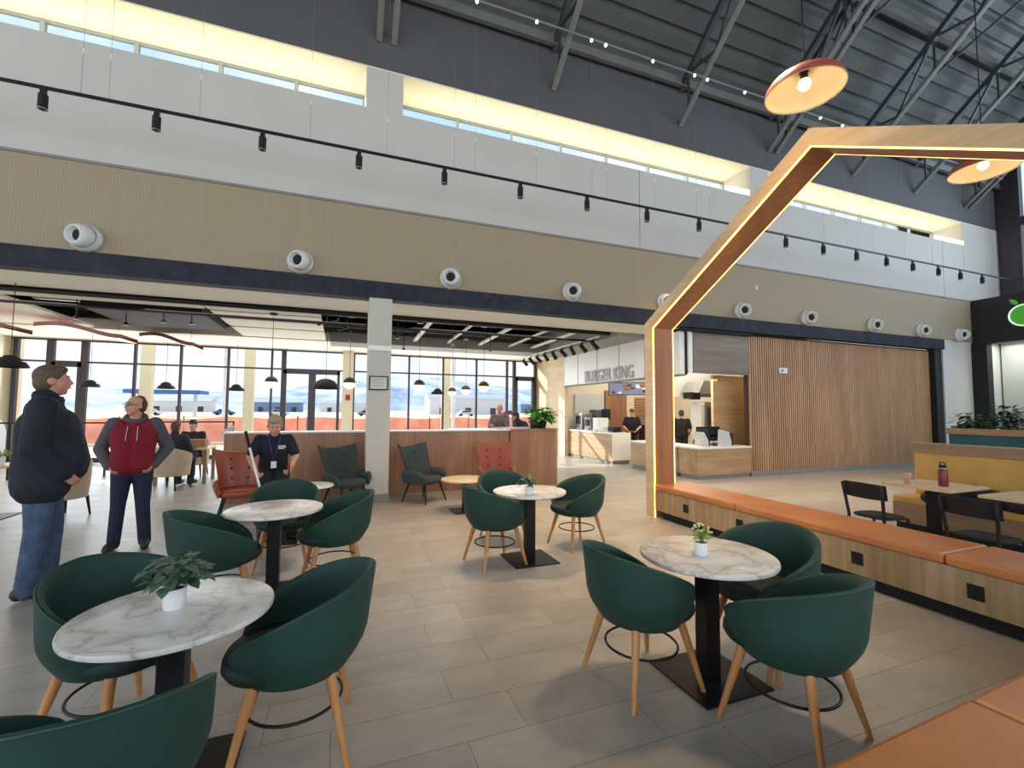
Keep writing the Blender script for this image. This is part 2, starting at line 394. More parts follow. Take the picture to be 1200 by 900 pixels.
# slatted wall + frame of the shopfront
sl = MB()
x = 9.42
while x < 16.72: sl.box(x, x+.042, 8.30, 8.36, .12, 3.44); x += .075
sl.box(9.38, 16.75, 8.355, 8.45, .0, 3.49, 1)
struct('wall_slats', sl, [M['slat'], plain('slat_backing', srgb(74, 50, 36), .8)])
struct('baseboard_slats', MB().box(9.38, 16.75, 8.27, 8.36, 0, .12), M['base_grey'])
struct('trim_3', MB().box(16.75, 17.08, 8.15, 8.45, 0, 3.49), M['black_matte'])
struct('trim_4', MB().box(17.08, 17.55, D-.04, 8.45, 0, 3.80), M['grey_panel'])
struct('wall_right_pier', MB().box(17.55, 18.7, D, 8.45, 0, 3.80), M['white_wall'])
sw = empty('wall_plate', (10.55, 8.29, 2.62), 0, 'white wall switch plate high on the slatted wood wall', 'wall plate')
MB().box(-.15, .15, -.015, 0, -.07, .07).build('plate', M['white_gloss'], sw, bevel=.004)
MB().cyl((-.05, -.015, 0), (-.05, -.04, 0), .03).build('knob', M['base_grey'], sw)
sw = MB().box(-.02, .02, -.02, 0, -.055, .055).build('wall_sensor', M['white_gloss'], bevel=.004)
sw.location = (9.5, D-.03, 4.62); tag(sw, 'tiny white sensor on the tan fluted wall above the slatted wall', 'sensor')

# end wall (right), fascia sign over the entrance
struct('wall_right', MB().box(20.6, 20.8, 8.0, 9.1, 0, 12).box(20.6, 20.8, -13, 8.0, 0, 0.1).box(20.6, 20.8, -13, 8.0, 11.5, 24), M['dark_wall'])
r = empty('window_4', (20.6, 0, 0)); r['kind'] = 'structure'
f = MB()
f.box(-.12, .12, 7.55, 8.05, 0, 11.5).box(-.1, .1, -12, 8, 7.7, 7.95).box(-.1, .1, -12, 8, 4.9, 5.2)
for y in (5.6, 3.2, .8, -1.6, -4, -6.4): f.box(-.08, .08, y-.06, y+.06, 0, 11.5)
f.build('window_frame', M['mullion'], r)
MB().box(-.01, .01, -12, 7.6, .1, 11.5).build('pane', M['glass'], r)
struct('wall_entrance_fascia', MB().box(18.7, 19.0, -9, D, 3.72, 5.13), M['sign_black'])
struct('trim_5', MB().box(18.68, 18.98, 7.78, D, 0, 3.72), M['black_matte'])
struct('wall_entrance_lobby', MB().box(19.0, 20.5, D, D+.1, 0, 3.9).box(19.0, 20.5, -9, D, 3.9, 4.0).box(20.3, 20.4, 6.6, 8.1, 0, 3.9), M['white_wall'])
for i, y in enumerate((5.3, 3.1)):
    r = empty('door_%d' % (i+1), (19.7, y, 0)); r['kind'] = 'structure'
    MB().box(-.05, .05, -.05, .1, 0, 2.8).box(-.05, .05, 1.85, 2.0, 0, 2.8).box(-.05, .05, -.05, 2.0, 2.6, 2.8).box(-.04, .04, .9, 1.05, 0, 2.6).build('door_frame', M['black_matte'], r)
    MB().box(-.01, .01, .1, 1.85, .05, 2.6).build('pane', M['glass'], r)
    MB().tube([(-.1, 1.12, .9), (-.1, 1.12, 1.5)], .015).build('door_handle', M['stainless'], r)
sg = empty('entrance_sign', (18.69, 6.9, 4.45), 0, 'dark fascia sign with round green apple logo and white lettering above the entrance', 'sign')
ap = MB(); ap.lathe([(0, .04), (.30, .04), (.33, .02), (.33, 0)], 28, axis=(-1, 0, 0)); ap.build('logo', M['apple_green'], sg)
MB().tube([(-.05, .33*math.cos(a), .31*math.sin(a)) for a in [2*PI*i/28 for i in range(28)]], .022, 6, True).build('logo_ring', M['sign_white'], sg)
MB().leaf((-.05, .12, .33), (0, .5, .5), .26, .13, up=V((1, 0, 0)), droop=0).build('logo_leaf', M['apple_green'], sg)
Rw = (PI/2, 0, -PI/2)
text('lettering', 'a', .5, M['sign_white'], (-.06, -.02, -.15), Rw, sg)
text('lettering', "pplebee's", .62, M['sign_white'], (-.03, -.38, -.15), Rw, sg, off=.006)
text('lettering', 'Thruway', .24, M['sign_white'], (-.03, -.40, .34), Rw, sg)
text('lettering', 'GRILL + BAR', .22, M['sign_white'], (-.03, -1.15, -.52), Rw, sg)
MB().box(-.05, 0, -2.4, -1.2, -.98, -.68).build('sign_panel', M['sign_red'], sg)

# ------------------------------------------------------------------ roof
SL = .85
def deckz(y): return 9.25+SL*(D-y)
cd = MB(); RY = -1.8
nrib = 34; prev = None; dy = (D+.3-RY)/nrib
rows = []
for i in range(nrib):
    y = D+.3-i*dy
    for (o_, h) in ((0, 0), (.5, 0), (.62, .075), (.88, .075)):
        yy = y-o_*dy; rows.append([V((-16, yy, deckz(yy)+h*1.3+.25)), V((20.7, yy, deckz(yy)+h*1.3+.25))])
rows.append([V((-16, RY, deckz(RY)+.25)), V((20.7, RY, deckz(RY)+.25))])
rows.append([V((-16, -12, deckz(RY)+.25-SL*10.2)), V((20.7, -12, deckz(RY)+.25-SL*10.2))])
cd.grid(rows); struct('ceiling', cd, M['deck'])
TX = [(-8.6, 1), (-5.4, 0), (-2.3, 0), (.62, 1), (3.97, 0), (7.25, 0), (10.2, 1), (13.3, 0), (16.1, 0), (18.85, 1)]
slope = V((0, -1, SL)).normalized()
def zc(y): return 8.2+SL*(D-y)
for i, (x, dbl) in enumerate(TX):
    tr = empty('roof_truss', (x, D, 8.2), 0, None, 'roof truss', 'sloping grey steel trusses under the dark roof')
    tr['label'] = 'broad double steel rafter truss under the dark roof' if dbl else 'slim grey steel rafter truss sloping up under the dark roof'
    tr['group'] = 'broad double roof trusses' if dbl else 'slim roof trusses'
    s_ = [(-.13, .1), (.13, .1)] if dbl else [(0, .11)]
    bc = MB(); L = 9.9
    for ox, ww in s_:
        bc.bar((ox, -.02, .0), (ox, -L, SL*L), ww, .03, m=0)
        bc.bar((ox, -.02, .06), (ox, -L, SL*L+.06), .02, .14)
    bc.build('bottom_chord', M['steel'], tr)
    tc = MB()
    for ox, ww in s_: tc.bar((ox, -.05, .85), (ox, -L, SL*L+.85), ww, .12)
    tc.build('top_chord', M['steel_dark'], tr)
    wb = MB(); n = 6; pz = .85
    for k in range(n):
        y0 = .3+k*L/n; y1 = y0+L/n/2; y2 = y0+L/n
        for ox in ((-.13, .13) if dbl else (0,)):
            wb.bar((ox, -y0, SL*y0+.85), (ox, -min(y1, L), SL*min(y1, L)+.05), .05, .05)
            if y2 < L: wb.bar((ox, -y1, SL*y1+.05), (ox, -y2, SL*y2+.85), .05, .05)
            wb.bar((ox, -y0, SL*y0+.02), (ox, -y0, SL*y0+.85), .04, .04)
    wb.build('web_member', M['steel_dark'], tr)
for i, y in enumerate((8.0, 6.2, 4.4, 2.6, .8)):
    p = MB(); z = deckz(y)-.12 if i else 9.08
    p.box(-16, 20.5, y-.05, y+.05, z-.02, z+.01).box(-16, 20.5, y-.01, y+.01, z, z+.2)
    o = p.build('roof_purlin', M['steel']); tag(o, ['grey eave beam running along the top of the dark upper wall', 'first long grey purlin up the roof from the eave beam', 'second long grey purlin up the roof from the eave beam', 'third long purlin up the roof from the eave beam', 'highest long purlin, nearest the ridge'][i], 'roof beam')
for i in range(9):
    x = TX[i][0]+.1; x2 = TX[i+1][0]
    o = MB().bar((x, 6.2, zc(6.2)), (x2, 3.0, zc(3.0)+.6), .05, .05).build('roof_brace', M['steel_dark']); tag(o, 'thin diagonal steel brace running between two roof trusses', 'brace', 'diagonal roof braces')
# lighting track on wires with cylinder spots
TY = 7.3
tb = MB(); tb.box(-9, 18.6, TY-.018, TY+.018, 5.62, 5.655)
pts = [V((18.6+.9*math.sin(a), TY-.9+.9*math.cos(a), 5.637)) for a in [PI/2*i/8 for i in range(9)]]+[V((19.5, -4, 5.637))]
tb.tube(pts, .018, 6)
o = tb.build('lighting_track', M['black_metal']); tag(o, 'long black lighting track hung on wires along the white wall', 'light track')
xs = [-8.9, -7.6, -6.3, -5.0, -3.63, -2.44, -1.16, .18, 1.54, 2.91, 4.27, 5.64, 6.96, 8.2, 9.5, 10.75, 11.95, 13.12, 14.22, 15.36, 16.4, 17.5]
sp0 = None
for x in xs:
    if sp0 is None:
        sp = sp0 = empty('track_spotlight', (x, TY, 5.62))
        MB().cyl((0, 0, -.08), (0, 0, -.26), .05, .05, 16).build('housing', M['black_matte'], sp, smooth=True, angle=40)
        MB().box(-.03, .03, -.02, .02, -.08, 0).build('stem', M['black_metal'], sp)
        MB().lathe([(.03, -.262), (.051, -.262), (.051, -.27), (.03, -.27)], 16).build('trim_ring', M['stainless'], sp)
    else: sp = copy_tree(sp0)
    sp.location = (x, TY, 5.62)
    tag(sp, 'small black cylinder spotlight hanging from the long wall track', 'spotlight', 'cylinder spotlights on the long wall track')
# hanging wires of the track with clear grippers, their sparkle put in as emission
o = MB().tube([(-9, TY, 8.78), (18.9, TY, 8.78)], .018, 6).build('wire_conduit', M['steel']); tag(o, 'slim grey conduit below the roof carrying the hanging wires of the track', 'conduit')
w0 = None
for x in [-8, -7.1, -5.9, -4.4, -3.26, -2.97, -1.95, -.53, .6, 1.70, 2.07, 3.22, 4.38, 4.70, 5.83, 6.91, 7.26, 8.34, 9.4, 10.8, 11.6, 12.6, 13.9, 15.1, 16.6, 18.0]:
    if w0 is None:
        w = w0 = empty('hanging_wire', (x, TY, 5.65))
        MB().cyl((0, 0, 0), (0, 0, 3.12), .0022, n=5).build('wire', M['steel'], w)
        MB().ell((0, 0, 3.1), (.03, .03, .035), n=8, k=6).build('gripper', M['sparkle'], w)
        MB().cyl((0, 0, .55), (0, 0, .63), .008, n=6).build('adjuster', M['white_gloss'], w)
    else: w = copy_tree(w0)
    w.location = (x, TY, 5.65)
    tag(w, 'thin wire with a bright gripper holding up the wall track', 'hanging wire', 'wires holding the long wall track')
# nozzle vents on the tan wall
v0 = None
for x in (-8.6, -6.2, -3.46, -.67, 1.85, 4.36, 6.7, 8.95, 11.2, 13.8, 15.98, 17.92):
    if v0 is None:
        v = v0 = empty('air_nozzle', (x, D-.03, 3.99))
        MB().lathe([(.19, 0), (.205, .03), (.19, .07), (.175, .10), (.165, .12)], 28, axis=(0, -1, 0)).build('collar', M['vent_white'], v, smooth=True)
        ax = V((-.45, -1, -.12)).normalized()
        MB().lathe([(.0, -.16), (.09, -.13), (.155, -.04), (.168, .02), (.155, .09), (.125, .15), (.11, .152), (.10, .10), (.07, .06)], 28, c=(0, -.10, 0), axis=ax).build('ball', M['vent_white'], v, smooth=True)
        MB().lathe([(0, 0), (.09, 0)], 20, c=V((0, -.10, 0))+ax*.075, axis=ax).build('throat', M['black_matte'], v)
    else: v = copy_tree(v0)
    v.location = (x, D-.03, 3.99)
    tag(v, 'round white air nozzle on the tan fluted wall above the dark header', 'air vent', 'air nozzles along the tan wall')
# two big dome pendants
for i, (x, y, z) in enumerate(((3.87, 2.75, 4.48), (7.15, 2.92, 4.48))):
    p = empty('dome_pendant', (x, y, z), 0, ['large terracotta dome pendant with cream inside, hanging clear above the timber frame', 'large terracotta dome pendant seen through the timber frame below its top beam'][i], 'pendant lamp')
    R_ = .32
    out = [(.03, .19)]+[(R_*math.sin(a), .19-.19*(1-math.cos(a))/(1-math.cos(PI/2))) for a in [PI/2*k/10 for k in range(1, 11)]]
    MB().lathe(out, 40).build('lamp_shade', M['terracotta'], p, smooth=True)
    inn = [(r_*.985, z_-.006) for r_, z_ in out]+[(R_, 0)]
    MB().lathe(inn, 40).build('inner_shade', M['cream_shade'], p, smooth=True)
    MB().ell((0, 0, .07), .055).build('bulb', M['bulb'], p, smooth=True)
    MB().cyl((0, 0, .11), (0, 0, .2), .03).build('socket', M['black_metal'], p)
    MB().cyl((0, 0, .19), (0, 0, deckz(y)-z+.1), .006, n=6).build('cord', M['black_metal'], p)
    MB().cyl((0, 0, .18), (0, 0, .24), .04, .02).build('cap', M['black_metal'], p)

# ------------------------------------------------------------------ timber house-shaped frame with a bench
X0, X1 = 4.41, 4.81
outer = [(5.80, 0), (5.80, 2.92), (3.10, 4.48), (.40, 2.92), (.40, 0)]
inner = [(.58, 0), (.58, 2.84), (3.10, 4.295), (5.62, 2.84), (5.62, 0)]
fr = empty('timber_frame', (X0, 3.1, 0), 0, 'house-shaped pale timber frame with glowing strips standing over the leather bench', 'frame')
sh = lambda pts: [(y-3.1, z) for y, z in pts]
def ringpoly(oo, ii):      # quads around the open ring (front, back, outer, inner)
    pass
b = MB()
for (p, q, r_, s_) in ((outer[0], outer[1], inner[3], inner[4]), (outer[1], outer[2], inner[2], inner[3]), (outer[2], outer[3], inner[1], inner[2]), (outer[3], outer[4], inner[0], inner[1])):
    b.prism(sh([p, q, r_, s_]), 'x', 0, X1-X0)
b.build('frame_body', M['oak_y'], fr)
def offs(pts, d):
    # shrink the inner outline by d (towards the inside of the house)
    return [(.58+d, 0), (.58+d, 2.84-d*.55), (3.10, 4.295-d*1.155), (5.62-d, 2.84-d*.55), (5.62-d, 0)]
def liner(x0, x1, d0, d1):
    m = MB(); A = sh(offs(0, d0)); B = sh(offs(0, d1))
    for i in range(4): m.prism([A[i], A[i+1], B[i+1], B[i]], 'x', x0, x1)
    return m
lin = liner(.026, .374, .001, .012); lin.build('inner_lining', M['frame_inner'], fr)
liner(.012, .026, .0, .013).build('led_strip', M['led'], fr)
liner(.374, .388, .0, .013).build('led_strip', M['led'], fr)

be = empty('frame_bench', (4.42, .6, 0), 0, 'long oak-clad bench with orange leather cushions running through the timber frame', 'bench')
MB().box(0, .60, 0, 5.0, .11, .40).build('bench_body', M['oak_z'], be)
MB().box(.05, .55, .02, 4.9, 0, .11).build('toe_kick', M['black_matte'], be)
for a, c in ((0, 1.545), (1.555, 3.54), (3.55, 5.0)):
    MB().box(-.01, .64, a, c, .40, .485).build('cushion', M['tan_leather'], be, bevel=.022, smooth=False)
for y in (4.964, 4.081, 2.789, 1.971, .9):
    s_ = MB().box(-.006, 0, y-.6-.05, y-.6+.05, .20, .31).build('outlet_plate', M['black_matte'], be, bevel=.002)
    MB().box(-.009, -.006, y-.6-.03, y-.6-.005, .22, .29).box(-.009, -.006, y-.6+.005, y-.6+.03, .22, .29).build('socket', M['black_metal'], s_)
be = empty('near_bench', (.9, .42, 0), rad(2.5), 'orange leather bench nearest the camera, cut off by the lower right corner', 'bench')
MB().box(0, 3.3, 0, .58, .11, .39).build('bench_body', M['oak_z'], be)
MB().box(.02, 3.28, .05, .53, 0, .11).build('toe_kick', M['black_matte'], be)
for a, c in ((0, 1.455), (1.465, 3.3)):
    MB().box(a, c, -.01, .60, .39, .465).build('cushion', M['tan_leather'], be, bevel=.022)

# ------------------------------------------------------------------ green tub chairs
def tub_chair():
    r = empty('tub_chair', (0, 0, 0))
    A = rad(152); N = 44; K = 9; T = .032
    def top(ph):
        c = (1+math.cos(ph*180/152*1.0))/2 if False else None
        a = abs(ph)/A
        return .475+.325*(math.cos(a*PI/2)**.72 if a < 1 else 0)*(1-.12*a)
    def pt(ph, t_, inset=0):
        zb = .375; zt = top(ph); z = zb+(zt-zb)*t_**1.25
        h = (z-.375)/.43
        rr = .234+.066*math.sin(min(1, max(0, h)*2.6)*PI/2)+.018*h-inset
        k = 1-.07*(abs(ph)/A)**3
        back = .035*max(0, math.cos(ph))*h
        return V((math.sin(ph)*rr*k*1.0, -math.cos(ph)*(rr*.97+back), z))
    G = []
    for i in range(N+1):
        ph = -A+2*A*i/N; row = [pt(ph, k/K) for k in range(K+1)]
        tp = pt(ph, 1, T/2)+V((0, 0, .010)); row.append(tp)
        row += [pt(ph, 1-k/K, T) for k in range(K+1)]
        G.append(row)
    b = MB(); b.grid(G)
    n_ = len(G[0]); b._add(G[0], [tuple(range(n_))]); b._add(G[-1], [tuple(range(n_))[::-1]])
    b.build('shell', M['green'], r, smooth=True, angle=60)
    e = [pt(-A+2*A*i/N, 1, T*.12)+V((0, 0, .004)) for i in range(N+1)]
    MB().tube([pt(-A, .1, T*.1)]+[pt(-A, k/K, T*.1) for k in range(1, K)]+e+[pt(A, 1-k/K, T*.1) for k in range(1, K)], .0042, 6).build('piping', M['piping'], r, smooth=True)
    # seat pad
    s = MB(); rows = []
    def outl(a, g):
        rx = .250*g; ry = (.270 if math.cos(a) < 0 else .235)*g
        x_ = math.sin(a); y_ = -math.cos(a); e_ = .82
        return V((rx*math.copysign(abs(x_)**e_, x_), ry*math.copysign(abs(y_)**e_, y_)+.030, 0))
    for i in range(40):
        a = 2*PI*i/40; rows.append([outl(a, g)+V((0, 0, z)) for g, z in ((.02, .372), (.66, .372), (.80, .385), (.93, .405), (.985, .43), (.97, .462), (.90, .478), (.6, .486), (.02, .488))])
    s.grid(rows, True); s.build('seat', M['green_seat'], r, smooth=True)
    for sx in (-1, 1):
        for sy in (-1, 1):
            MB().cyl((sx*.235, sy*.235, 0), (sx*.150, sy*.150, .385), .0125, .024, 14).build('leg', M['chair_wood'], r, smooth=True, angle=50)
    MB().tube([(.200*math.cos(a), .200*math.sin(a), .215) for a in [2*PI*i/40 for i in range(40)]], .007, 8, True).build('foot_ring', M['black_metal'], r, smooth=True)
    return r
tc0 = tub_chair(); used = [False]
def chair(x, y, face, label):
    """face = heading in degrees, 0 = towards +Y, 90 = towards -X"""
    o = tc0 if not used[0] else copy_tree(tc0); used[0] = True
    o.location = (x, y, 0); o.rotation_euler = (0, 0, rad(face)); o.scale = (1.03, 1.03, 1.0)
    tag(o, label, 'chair', 'green tub chairs at the marble tables')
chair(-.95, 2.80, -128, 'green tub chair behind the nearest left marble table, in front of the two men')
chair(-.16, 2.44, 88, 'green tub chair right of the nearest left marble table, legs in view')
chair(-.68, 1.80, 4, 'green tub chair cut off by the bottom left corner, seen from behind')
chair(-.86, 4.16, -75, 'green tub chair left of the middle left marble table, back turned to the nearest table')
chair(-.50, 5.22, 180, 'green tub chair behind the middle left table, in front of the woman with the broom')
chair(-.02, 4.52, 98, 'green tub chair on the right of the middle left marble table, below the white column')
chair(1.54, 4.52, -81, 'green tub chair on the left of the small far marble table, seen from behind')
chair(1.90, 5.26, 172, 'green tub chair behind the far marble table, in front of the rust wing chair')
chair(2.63, 4.76, 98, 'green tub chair on the right of the far marble table, open side facing left')
chair(1.70, 2.30, -88, 'green tub chair left of the right-hand marble table with the lime plant, seen from behind')
chair(2.60, 2.23, 98, 'green tub chair between the right-hand marble table and the leather bench, inside in view')
chair(2.16, 1.70, 12, 'green tub chair nearest the camera at the right-hand marble table, tall back to the viewer')

# ------------------------------------------------------------------ marble tables
def table(x, y, r_, label, h=.72, top='marble', base=.245, colw=.05, cat='table', group='round marble tables', rot=0):
    t_ = empty('round_table', (x, y, 0), rot, label, cat, group)
    prof = [(0, h-.028), (r_-.012, h-.028), (r_-.002, h-.022), (r_, h-.012), (r_-.003, h-.002), (r_-.008, h), (0, h)]
    MB().lathe(prof, 64).build('table_top', M[top], t_, smooth=True, angle=35)
    MB().box(-colw, colw, -colw, colw, .012, h-.04).build('column', M['black_metal'], t_, bevel=.006)
    MB().box(-.16, .16, -.16, .16, h-.04, h-.028).build('mounting_plate', M['black_metal'], t_)
    MB().prism([(-base, -base), (base, -base), (base, base), (-base, base)], 'z', 0, .012).build('base', M['black_metal'], t_, bevel=.004)
    return t_
table(-.63, 2.36, .372, 'oval-looking round marble table nearest at left with a leafy plant pot on it')
table(-.50, 4.43, .385, 'empty round marble table in front of the woman with the broom')
table(2.10, 2.19, .39, 'round marble table at right holding the lime-flowered plant pot')
table(1.92, 4.50, .39, 'small round marble table in the middle distance with a dark leafy plant pot')

def pot(x, y, z, r_, h, label):
    p = empty('potted_plant', (x, y, z), 0, label, 'plant')
    MB().lathe([(0, 0), (r_*.86, 0), (r_*.92, .005), (r_, h), (r_*.92, h), (r_*.88, h*.9), (0, h*.88)], 28).build('pot', M['pot'], p, smooth=True, angle=40)
    MB().lathe([(0, h*.9), (r_*.9, h*.9)], 20).build('soil', M['soil'], p)
    return p
def foliage(p, h0, n, R_, Ht, L, wd, mat, seed, nm='foliage', stems=True):
    rnd = random.Random(seed); lv = MB(); st = MB()
    for i in range(n):
        a = rnd.uniform(0, 2*PI); e = rnd.uniform(.15, 1.35); rr = rnd.uniform(.35, 1)
        q = V((math.cos(a)*math.cos(e)*R_*rr, math.sin(a)*math.cos(e)*R_*rr, h0+math.sin(e)*Ht*rr+.012))
        d = V((math.cos(a+rnd.uniform(-.8, .8)), math.sin(a+rnd.uniform(-.8, .8)), rnd.uniform(-.35, .7)))
        lv.leaf(q, d, L*rnd.uniform(.7, 1.2), wd*rnd.uniform(.8, 1.2), droop=rnd.uniform(.1, .5))
        if i % 3 == 0: st.tube([(0, 0, h0-.01), (q.x*.4, q.y*.4, (h0+q.z)/2+.01), q], .0018, 4)
    lv.build(nm, mat, p, smooth=True); st.build('stem', M['leaf'], p)
p = pot(-.645, 2.385, .72, .044, .085, 'white pot with broad grey-green leaves on the nearest left marble table')
foliage(p, .085, 110, .115, .125, .062, .042, M['leaf'], 3)
p = pot(2.05, 2.18, .72, .040, .075, 'white pot with small lime leaves and cream flowers on the right marble table')
foliage(p, .075, 150, .062, .085, .022, .013, M['leaf2'], 5)
fl = MB(); rnd = random.Random(8)
for i in range(26):
    a = rnd.uniform(0, 6.28); e = rnd.uniform(.2, 1.5); fl.ell((math.cos(a)*math.cos(e)*.072, math.sin(a)*math.cos(e)*.072, .085+math.sin(e)*.095), .007, n=6, k=4)
fl.build('flower', M['flower'], p)
p = pot(1.83, 4.30, .72, .042, .08, 'white pot with dark leaves on the marble table in the middle distance')
foliage(p, .08, 80, .10, .12, .055, .03, M['leaf'], 9)

# ------------------------------------------------------------------ wing lounge chairs
def wing_chair(x, y, face, mat, label, buttons=True):
    r = empty('wing_chair', (x, y, 0), rad(face), label, 'armchair', None)
    # back shell: flaring towards the top, wings wrapping forward
    rows = []
    NU, NV = 14, 12
    def P(u, v, off):
        # u -1..1 across, v 0..1 up
        wd = .25+.10*v+.03*max(0, v-.8)*5*0; z = .36+.62*v-.06*(1-u*u)*(v**4)*1.2
        yb = -.24-.17*v; wing = .20*(abs(u)**2.2)*(1-.35*abs(v-.35))
        return V((u*wd, yb+wing+off, z+.0))
    front = [[P(-1+2*i/NU, j/NV, .035-.035*(abs(-1+2*i/NU)**6)*.5) for j in range(NV+1)] for i in range(NU+1)]
    back = [[P(-1+2*i/NU, j/NV, -.035) for j in range(NV+1)] for i in range(NU+1)]
    m = MB(); G = []
    for i in range(NU+1):
        G.append(front[i]+back[i][::-1]+[front[i][0]])
    m.grid(G); m._add(G[0][:-1], [tuple(range(len(G[0])-1))]); m._add(G[-1][:-1], [tuple(range(len(G[0])-1))[::-1]])
    bk = m.build('backrest', mat, r, smooth=True, angle=70)
    bt = MB()
    for v in (.28, .52, .76):
        for u in (-.38, .38): bt.ell(P(u, v, .038), (.019, .010, .019), n=10, k=6)
    bt.build('button', M['button'], bk, smooth=True)
    # seat
    s = MB(); rr = []
    for i in range(32):
        a = 2*PI*i/32; c, s2 = math.cos(a), math.sin(a)
        px = .30*math.copysign(abs(c)**.7, c); py = .27*math.copysign(abs(s2)**.7, s2)+.04
        rr.append([V((px*g, (py-.04)*g+.04, z)) for g, z in ((.02, .31), (.8, .31), (.96, .335), (1, .37), (.96, .41), (.8, .43), (.02, .435))])
    s.grid(rr, True); s.build('seat', mat, r, smooth=True)
    for sx in (-1, 1):
        a_ = MB(); rows = []
        path = [(.265, -.24, .52), (.305, -.08, .54), (.32, .08, .545), (.315, .20, .52), (.285, .27, .45)]
        for (px, py, pz) in path:
            px *= sx; w_ = .045
            rows.append([V((px-sx*.02, py, .36)), V((px-sx*w_, py, (.36+pz)/2)), V((px-sx*.035, py, pz-.01)), V((px, py, pz+.012)), V((px+sx*.03, py, pz-.012)), V((px+sx*.015, py, (.36+pz)/2)), V((px-sx*.03, py, .325))])
        a_.grid(rows); 
        for rw in (rows[0], rows[-1]): a_._add(rw, [tuple(range(7))])
        a_.build('arm', mat, r, smooth=True, angle=75)
    for sx in (-1, 1):
        for sy, yy in ((1, .2), (-1, -.14)):
            MB().cyl((sx*.27, yy+sy*.09, 0), (sx*.19, yy, .33), .011, .02, 10).build('leg', M['black_matte'], r)
    MB().bar((-.2, .18, .315), (.2, .18, .315), .04, .02).bar((-.2, -.14, .315), (.2, -.14, .315), .04, .02).build('seat_frame', M['black_matte'], r)
    return r
wing_chair(-1.32, 7.62, 180+12, M['cognac'], 'cognac leather button-back wing chair beside the woman with the broom')
wing_chair(.12, 8.00, 180+32, M['charcoal_fabric'], 'charcoal wing chair against the wood partition left of the white column')
wing_chair(1.38, 7.92, 180+40, M['charcoal_fabric'], 'charcoal wing chair standing just right of the white column')
wing_chair(2.72, 7.98, 180-10, M['rust'], 'rust red wing chair against the wood partition behind the far marble table')
table(1.86, 6.95, .37, 'low pale wood coffee table between the charcoal and rust wing chairs', h=.50, top='table_wood', base=.2, colw=.035, group=None)
table(-.35, 7.05, .30, 'small white side table half hidden behind the tub chair left of the column', h=.50, top='white_gloss', base=.17, colw=.03, group=None)

# ------------------------------------------------------------------ partition and planter counter behind the lounge
pt = empty('wood_partition', (-1.78, 8.75, 0), 0, 'long low wood panelled partition behind the wing chairs', 'partition')
MB().box(0, 5.05, 0, .10, 0, 1.15).build('panel', M['walnut'], pt)
MB().box(-.02, 5.07, -.02, .30, 1.15, 1.175).build('ledge', M['white_solid'], pt)
pt = empty('wood_partition', (3.30, 8.75, 0), 0, 'right end section of the wood partition below the green plant', 'partition')
MB().box(0, 1.07, 0, .10, 0, 1.155).box(.97, 1.07, .1, 1.2, 0, 1.155).box(0, .97, .1, 1.1, 1.0, 1.12).build('panel', M['walnut'], pt)
MB().box(0, 1.09, -.02, 1.2, 1.155, 1.18).build('ledge', M['walnut'], pt)
MB().box(-.02, 0, .0, .05, 0, 1.15).build('joint', M['black_matte'], pt)
p = empty('leafy_plant', (4.15, 9.1, 1.18), 0, 'bushy bright green plant standing at the right end of the partition', 'plant')
MB().lathe([(0, 0), (.10, 0), (.13, .16), (.11, .16), (0, .15)], 20).build('pot', M['black_matte'], p)
foliage(p, .12, 120, .24, .36, .24, .12, M['leaf3'], 21)
p = empty('leafy_plant', (3.9, 8.95, 1.18), 0, 'small dark plant beside the bright green plant on the partition', 'plant')
MB().lathe([(0, 0), (.06, 0), (.075, .1), (0, .09)], 16).build('pot', M['black_matte'], p)
foliage(p, .08, 40, .09, .12, .10, .05, M['leaf'], 22)
ct = empty('high_counter', (2.95, 10.02, 0), 0, 'pale high counter seen above the wood partition in front of the seated men', 'counter')
MB().box(-.5, 1.9, 0, .75, 1.06, 1.12).build('counter_top', M['white_solid'], ct, bevel=.006)
MB().box(-.4, 1.8, .1, .65, 0, 1.06).build('counter_body', M['walnut'], ct)

# ------------------------------------------------------------------ seating beyond the frame
def booth(x, y0, y1, mat, label, zt=1.15, rail=True):
    b = empty('booth_bench', (x, y1, 0), 0, label, 'booth bench'); L = y1-y0
    MB().box(.0, .55, -L, 0, .10, .36).build('bench_body', M['booth_wood'], b)
    MB().box(.03, .5, -L, -.02, 0, .10).build('toe_kick', M['black_matte'], b)
    MB().box(-.02, .52, -L, -.01, .36, .45).build('seat', mat, b, bevel=.02)
    MB().box(.48, .58, -L, -.02, .45, zt-.13).build('backrest', mat, b, bevel=.015)
    MB().box(.46, .72, -L, .02, zt-.13, zt).box(.58, .72, -L, .02, 0, zt-.13).build('rail', M['booth_wood'], b)
    return b
booth(7.16, -1.6, 4.03, M['mustard'], 'mustard yellow booth bench with a wood top rail behind the black chairs')
booth(12.6, -1.0, 6.2, M['teal'], 'teal booth bench with a wood rail far right, plants standing behind it', 1.22)
